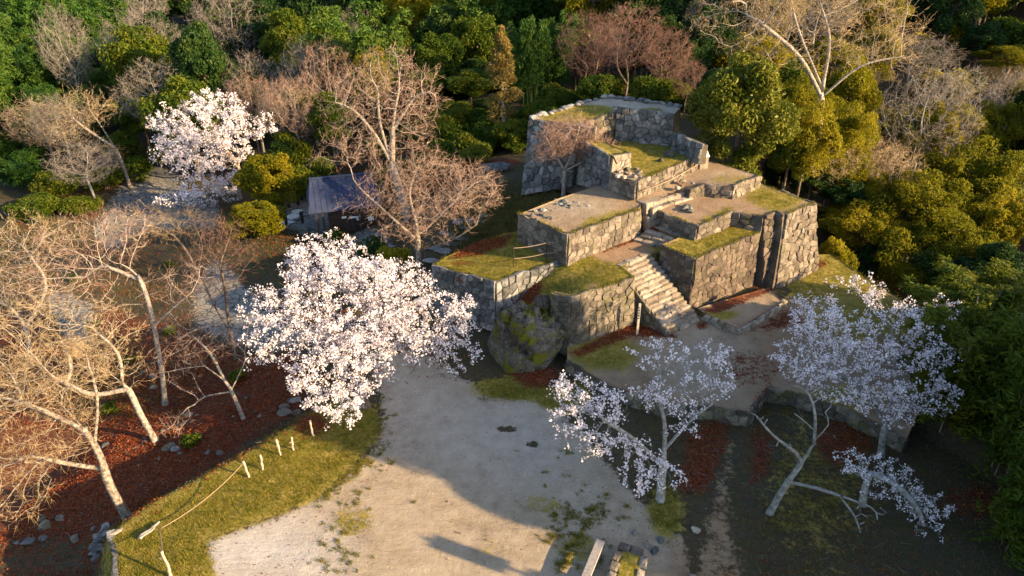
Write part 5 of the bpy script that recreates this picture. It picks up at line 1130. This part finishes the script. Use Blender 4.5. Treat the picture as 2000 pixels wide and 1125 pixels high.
# black sign post at the foot of the stairs
sp = at(1244, 652, .6); sg = empty('sign_post', sp); tag(sg, 'slim pale post with a black name plate at the foot of the long stairs', 'sign')
box('shaft', (-.05, .05, -.05, .05, -.1, 1.55), M['pale_post'], sg, .01); pl = box('name_plate', (-.085, .02, -.075, -.053, .82, 1.40), M['sign_black'], sg)
def glyph(parent, cx, cz, s, strokes, y=-.0775):
    V = []; Fc = []
    for (x0, z0, x1, z1) in strokes:
        k = len(V); V += boxv(cx + x0 * s, cx + x1 * s, y, y + .002, cz + z0 * s, cz + z1 * s); Fc += [tuple(i + k for i in f) for f in BF]
    link('character', mesh('character', V, Fc, M['paper']), parent)
CH = [[(-.5, .3, .5, .42), (-.06, -.5, .06, .5), (-.4, -.06, .4, .06), (-.5, -.5, .5, -.38)], [(-.5, .34, .5, .46), (-.42, -.5, -.3, .1), (.3, -.5, .42, .1), (-.42, -.02, .42, .1), (-.42, -.5, .42, -.38), (-.06, .1, .06, .5)], [(-.5, .2, .5, .32), (-.35, -.5, -.23, .5), (.1, -.5, .22, .5), (-.2, -.2, .5, -.08)], [(-.5, .34, .5, .46), (-.5, -.06, .5, .06), (-.06, -.5, .06, .46), (-.5, -.5, .5, -.38)]]
for i, st in enumerate(CH): glyph(pl, -.032, 1.32 - i * .135, .075, st)
# rope barrier on the grass terrace
r0, r1 = at(1003, 520, 2.72), at(1106, 503, 2.92); r1b = at(1062, 522, 2.78)
rb = empty('rope_barrier', r0); tag(rb, 'two-rope barrier on thin posts across the grass terrace', 'barrier')
pp_ = [np.zeros(3), (r0 + (r1 - r0) * .62 + np.array((0, -.0, 0))) - r0, r1 - r0]
for q in pp_: tube('post', [q + (0, 0, -.1), q + (0, 0, .55), q + (0, 0, .98)], .022, M['wood_dark'], rb, 6)
for z in (.4, .93):
    for a, b in zip(pp_[:-1], pp_[1:]): tube('rope', sag(np.array(a) + (0, 0, z), np.array(b) + (0, 0, z), .05), .017, M['rope'], rb, 5)
# rope in front of the keep grass
g0, g1 = G_TOP[0] + np.array((.1, -.25, .1)), G_TOP[1] + np.array((-.02, -.25, .12))
tag(tube('rope', sag(g0, g1, .22, 10), .02, M['rope'], None, 5), 'sagging rope across the corner of the low keep wall', 'rope')
tag(tube('rope', sag(G_TOP[1] + np.array((.1, -.2, -.5)), G_TOP[2] + np.array((.1, -.3, -.3)), .15, 14), .02, M['rope'], None, 5), 'rope lying along the foot of the sunlit low keep wall', 'rope')
# stone lectern
lc = at(1372, 326, 5.0); lt = empty('stone_lectern', lc, math.radians(10)); tag(lt, 'small stone lectern with a white information panel by the upper court', 'information stand')
V = boxv(-.24, .24, -.18, .18, -.15, .62); V[6] = (.22, .16, .8); V[7] = (-.22, .16, .8); V[4] = (-.22, -.16, .6); V[5] = (.22, -.16, .6)
link('pedestal', mesh('pedestal', V, BF, M['stone_pale']), lt)
V = [(-.25, -.2, .61), (.25, -.2, .61), (.25, .2, .83), (-.25, .2, .83)]; V += [(a, b, c + .04) for a, b, c in V]; link('panel', mesh('panel', V, BF, M['panel_white']), lt)

# loose stones
def scatter_rocks(rows, label, group, mks=('stone_grey', 'stone_pale'), name='loose_stone'):
    for (x, y, z, r) in rows:
        p = at(x, y, z)
        if z < 0.3: p[2] = tz(p[0], p[1]) + r * .1
        else: p[2] += r * .15
        tag(rock(name, p, r, rnd.choice(mks)), label, 'stone', group)
rr_ = lambda a, b: rnd.uniform(a, b)
scatter_rocks([(rr_(1085, 1150), rr_(388, 410), 4.36, rr_(.09, .2)) for _ in range(26)] + [(rr_(1040, 1090), rr_(408, 428), 4.34, rr_(.07, .16)) for _ in range(16)], 'loose grey stone in the rubble heap on the upper earth terrace', 'rubble on the upper earth terrace', ('stone_grey',))
scatter_rocks([(rr_(1328, 1352), rr_(402, 414), 4.28, rr_(.14, .22)) for _ in range(8)], 'round pale stone in the little cluster above the bastion', 'cluster of pale stones', ('stone_pale', 'stone_grey'))
scatter_rocks([(rr_(1205, 1250), rr_(330, 350), 5.6, rr_(.1, .2)) for _ in range(20)], 'broken stone lying behind the low keep wall', 'broken stones on the keep grass', ('stone_pale', 'stone_warm'))
scatter_rocks([(1310, 303, 5.66, .38), (1195, 281, 5.7, .42), (1290, 314, 5.66, .2), (1350, 296, 5.66, .22), (1228, 268, 5.7, .3)], 'flat dark foundation stone set in the keep grass', 'foundation stones in the keep grass', ('stone_dark',))
scatter_rocks([(x, y, 4.72, rr_(.07, .15)) for x, y in [(1246 + i * 7 + rr_(-4, 4), 378 - i * 3.1 + rr_(-3, 3)) for i in range(16)] + [(1215 + i * 5, 368 + i * 1.6) for i in range(6)]], 'small stone at the foot of the low keep wall', 'small stones along the low keep wall', ('stone_pale', 'stone_warm'))
scatter_rocks([(1332, 354, 4.9, .22), (1322, 368, 4.75, .2), (1352, 358, 4.9, .12)], 'single rounded stone on the upper earth court', 'rounded stones on the upper court', ('stone_pale',))
scatter_rocks([(rr_(180, 215), rr_(1030, 1100), -1.8, rr_(.12, .25)) for _ in range(14)] + [(1105 - 900, 870, -2.2, .2)], 'grey stone tumbled below the plaza edge wall', 'stones below the plaza wall', ('stone_grey',))
scatter_rocks([(330, 872, -1.9, .32), (345, 880, -1.9, .22), (300, 740, -2.7, .2), (282, 732, -2.7, .18), (430, 880, -1.4, .18), (372, 812, -2, .22), (405, 880, -1.5, .18), (300, 758, -2.6, .2), (380, 865, -1.7, .2)] + [(rr_(270, 540), rr_(770, 910), -1.8, rr_(.05, .14)) for _ in range(34)] + [(rr_(40, 160), rr_(1000, 1080), -2.4, rr_(.1, .25)) for _ in range(8)] + [(rr_(545, 580), rr_(765, 800), -.9, rr_(.2, .34)) for _ in range(6)], 'grey stone half buried in the red leaf slope', 'stones on the red leaf slope', ('stone_dark', 'stone_warm', 'stone_grey'))
scatter_rocks([(1108 + i * 11, 708 + i * 6.5, .2, rr_(.18, .3)) for i in range(7)], 'dark rough stone along the foot of the court edging', 'stones along the court edging', ('stone_dark',))

# low clipped shrubs and rusty fern
def shrub(key, name, label, x, y, z, r, mat, size=.07, per=220, n=22, flat=.7, group=None, ground_z=True):
    g = np.random.default_rng(int(x + y)); p = at(x, y, z)
    if ground_z: p[2] = tz(p[0], p[1])
    C, R = lumps(g, (0, 0, r * flat * .7), (r * .75, r * .75, r * flat * .5), n, r * .25, r * .42)
    V, T = foliage(g, C, R, per, size, .5, .6)
    root = empty(name, p); tag(root, label, 'shrub', group)
    stems = [np.array((0, 0, -.1))] ; par = [-1]; rad = [.03]
    for c in C[:8]: stems.append(c); par.append(0); rad.append(.015)
    Vt, Q = tube_mesh(np.array(stems), np.array(par), np.array(rad), 0, 4)
    link('stems', fast_mesh('stems', Vt, quads=Q, mat=M['bark_brown']), root); link('crown', fast_mesh('crown', V, tris=T, mat=M[mat]), root); return root
shrub('t', 'clipped_shrub', 'dark round clipped shrub between the shelter and the big cherry', 728, 505, -1.3, 1.15, 'evergreen_dark')
shrub('t', 'clipped_shrub', 'olive clipped shrub nearest the foot of the pink bare tree', 770, 540, -.6, .95, 'yellowgreen')
shrub('t', 'leafy_shrub', 'leafy dark shrub in front of the shelter wall', 655, 480, -2, 1.0, 'evergreen')
shrub('t', 'dry_fern', 'rusty dry fern hanging on the grey rubble wall', 905, 552, 1.9, .38, 'fern', .06, 60, 14, 1.1, None, False)
for x, y, z in ((372, 872, -1.8), (250, 700, -2.8), (215, 800, -2.4), (330, 660, -2.9), (470, 745, -1.9), (180, 640, -3.2), (150, 560, -3.5), (330, 520, -3.2)):
    shrub('t', 'low_green_shrub', 'low green shrub growing out of the red leaf slope', x, y, z, rr_(.3, .6), 'evergreen', .06, 110, 12, .7, 'low shrubs on the leaf slope')
shrub('t', 'small_weed', 'small green weed growing from the sunlit low keep wall', 1290, 345, 5.2, .2, 'bamboo', .05, 50, 8, .8, None, False)

# ------------------------------------------------------------------ ground cover (too many to count)
def cover(name, label, cat, P, size, mat, up, asp, tall=0.0, kind='stuff'):
    g = np.random.default_rng(len(P)); P = np.asarray(P)
    if tall:
        n = len(P); h = tall * g.uniform(.5, 1.4, n); a = g.uniform(0, 6.283, n); d = np.stack([np.cos(a), np.sin(a), np.zeros(n)], 1)
        ln = g.normal(size=(n, 3)) * .45; ln[:, 2] = 1; w = size * g.uniform(.6, 1.3, n)
        V = np.stack([P - d * w[:, None], P + d * w[:, None], P + ln * h[:, None]], 1).reshape(-1, 3); T = np.arange(n * 3).reshape(-1, 3)
    else:
        V, T = leaf_cards(P + np.array((0, 0, size * .35)), size * np.ones(len(P)), g, up, asp)
    o = link(name, fast_mesh(name, V, tris=T, mat=M[mat])); return tag(o, label, cat, kind=kind)
near = (tv[:, 0] > -18) & (tv[:, 0] < 20) & (tv[:, 1] > 9.5) & (tv[:, 1] < 32)
nz = fbm(tv, 2.5, 77) * .35 + fbm(tv, 9, 78) * .25
def pick(w, n, v=tv, jit=.09):
    w = np.clip(w, 0, None); i = rng.choice(len(v), n, p=w / w.sum()); p = v[i].copy(); p[:, :2] += rng.uniform(-jit, jit, (n, 2)); return p
gw = near * np.clip(Zt['grass'] * 1.3 + nz - .45, 0, 1) * (1 - Zt['leaf'])
pl_g = pick(gw, 60000)
tuft = near * np.clip(nz - .18 + .5 * (ell(pp, 690, 960, 70, 140, .5) + ell(pp, 740, 830, 30, 50, .6) + ell(pp, 1140, 970, 90, 50, .6) + ell(pp, 1130, 1060, 70, 60, .7) + ell(pp, 650, 1080, 60, 40, .5)) - .12, 0, 1) * (Zt['sand'] > .4) * (ell(pp, 690, 960, 90, 180) + ell(pp, 740, 830, 40, 60) + ell(pp, 1150, 970, 110, 70) + ell(pp, 1130, 1060, 90, 80) + ell(pp, 600, 1090, 130, 40) > .02)
tc = pick(tuft, 420, jit=.08); tp = (np.repeat(tc, 26, 0) + rng.normal(size=(420 * 26, 3)) * np.array((.045, .045, 0)))
pt_g = []
for k in ('a', 'b', 'd', 'g', 'h', 'e', 'c', 'court'):
    o, vv = PA[k]; m = o.data; z = np.zeros(len(m.vertices) * 4, np.float32); m.color_attributes['zone'].data.foreach_get('color', z); z = z.reshape(-1, 4)[:len(vv)]
    w = np.clip(z[:, 0] - .35 + fbm(vv, 3, 5) * .25, 0, 1) * (1 - z[:, 1])
    if w.sum() > 0: pt_g.append(pick(w, int(min(9000, 50 * w.sum())), vv, .14))
    wl_ = np.clip(z[:, 1] - .3, 0, 1)
    if wl_.sum() > 0: PA[k] = (o, vv, pick(wl_, int(min(5000, 55 * wl_.sum())), vv, .14))
cover('short_grass', 'short yellow-green grass on the verge and terraces', 'grass', np.vstack([pl_g, tp] + pt_g), .010, 'grassblade', 0, 0, .055)
lw = near * np.clip(Zt['leaf'] + nz * .6 - .25, 0, 1)
cover('fallen_leaves', 'red-brown fallen leaves on the slope and along the walls', 'leaves', np.vstack([pick(lw, 46000, jit=.1)] + [PA[k][2] for k in PA if len(PA[k]) > 2]), .042, 'litter', 1.4, .6)
far = (tv[:, 1] > 32) & (tv[:, 1] < 62) & (tv[:, 0] > -40) & (tv[:, 0] < 24) 
slope = (ell(pp, 1000, 420, 80, 45) + ell(pp, 930, 470, 40, 25)) * (tv[:, 1] > 28) * (tv[:, 1] < 45)
cover('tall_dry_grass', 'tall dry grass on the bank below the keep tower', 'grass', pick(np.clip(slope, 0, 1), 9000, jit=.25), .02, 'drygrass', 0, 0, .32)

# ragged grass hanging over the wall crests, petals, dead leaves and sticks
edge = []
for line in (A_TOP, B_TOP, C_TOP[:3], D_TOP, E_LOW, [e2, e3, e4], G_TOP):
    for a, b in zip(line[:-1], line[1:]):
        n_ = int(np.linalg.norm(b - a) * 170); t = rng.uniform(0, 1, (n_, 1)); q = a + (b - a) * t; keep = fbm(q, 2.0, 51) + fbm(q, 7, 52) * .6 > -.15
        edge.append((q + np.column_stack([rng.normal(size=n_) * .05, rng.uniform(-.04, .22, n_), np.full(n_, -.03)]))[keep])
cover('overhanging_grass', 'ragged yellow-green grass fringe along the wall crests', 'grass', np.vstack(edge), .012, 'grassblade', 0, 0, .10)
pw = near * (Zt['sand'] > .3) * (ell(pp, 760, 780, 110, 90) + ell(pp, 1180, 900, 160, 80) * .7 + .08)
cover('fallen_petals', 'scattered white petals on the gravel court', 'petals', pick(pw, 2600, jit=.12), .012, 'blossom', 2.0, .8)
cover('scattered_dead_leaves', 'scattered dry brown leaves on the gravel court and terraces', 'leaves', np.vstack([pick(near * (Zt['sand'] > .3) * np.clip(fbm(tv, .8, 61), .05, 1), 900, jit=.12), pick(near * np.clip(Zt['grass'], 0, 1), 1500, jit=.12)]), .026, 'litter', 1.6, .6)
sw_ = pick(near * np.clip(Zt['leaf'] + .15 * (tv[:, 0] > 5), 0, 1), 2200, jit=.1) + np.array((0, 0, .03)); sd_ = rng.normal(size=(len(sw_), 3)); sd_[:, 2] *= .12
sV, sT, _, _ = twigs(sw_, sd_, np.full(len(sw_), .35), np.full(len(sw_), .007), rng, 0.0, 2, .12)
tag(link('fallen_twigs', fast_mesh('fallen_twigs', sV, tris=sT, mat=M['twig_grey'])), 'broken grey twigs lying in the leaf litter', 'twigs', kind='stuff')

# undergrowth and litter farther back, rough grass in the shaded lower garden
fw = (tv[:, 0] > -38) & (tv[:, 0] < -2) & (tv[:, 1] > 24) & (tv[:, 1] < 62) & (pp[:, 0] > -60)
cell = np.where(tv[:, 0] < -18, .8, .16) * np.where(tv[:, 1] < 32, .16, np.where(tv[:, 1] < 60, .5, 2.0))
wf = fw * cell * np.clip(1 - Zt['cobble'] * 1.3 - Zt['sand'], 0, 1) * np.clip(.5 + fbm(tv, .35, 91), .05, 1)
cover('woodland_litter', 'brown leaf litter on the ground round the path and shelter', 'leaves', pick(wf, 26000, jit=.38), .06, 'litter', 1.4, .6)
cover('woodland_weeds', 'low green weeds on the ground round the path and shelter', 'weeds', pick(wf * np.clip(.3 + fbm(tv, .5, 92), 0, 1), 22000, jit=.38), .018, 'drygrass', 0, 0, .16)
gl = near * (tv[:, 0] > 4.2) * (pp[:, 1] > 780) * np.clip(1 - Zt['sand'] * 1.2, 0, 1) * np.clip(.45 + fbm(tv, .9, 93), .03, 1)
cover('rough_garden_grass', 'rough olive grass in the shaded lower garden', 'grass', pick(gl, 26000, jit=.1), .010, 'drygrass', 0, 0, .075)
cover('garden_leaves', 'thin scatter of brown leaves over the shaded lower garden', 'leaves', pick(gl, 5000, jit=.1), .034, 'litter', 1.5, .6)
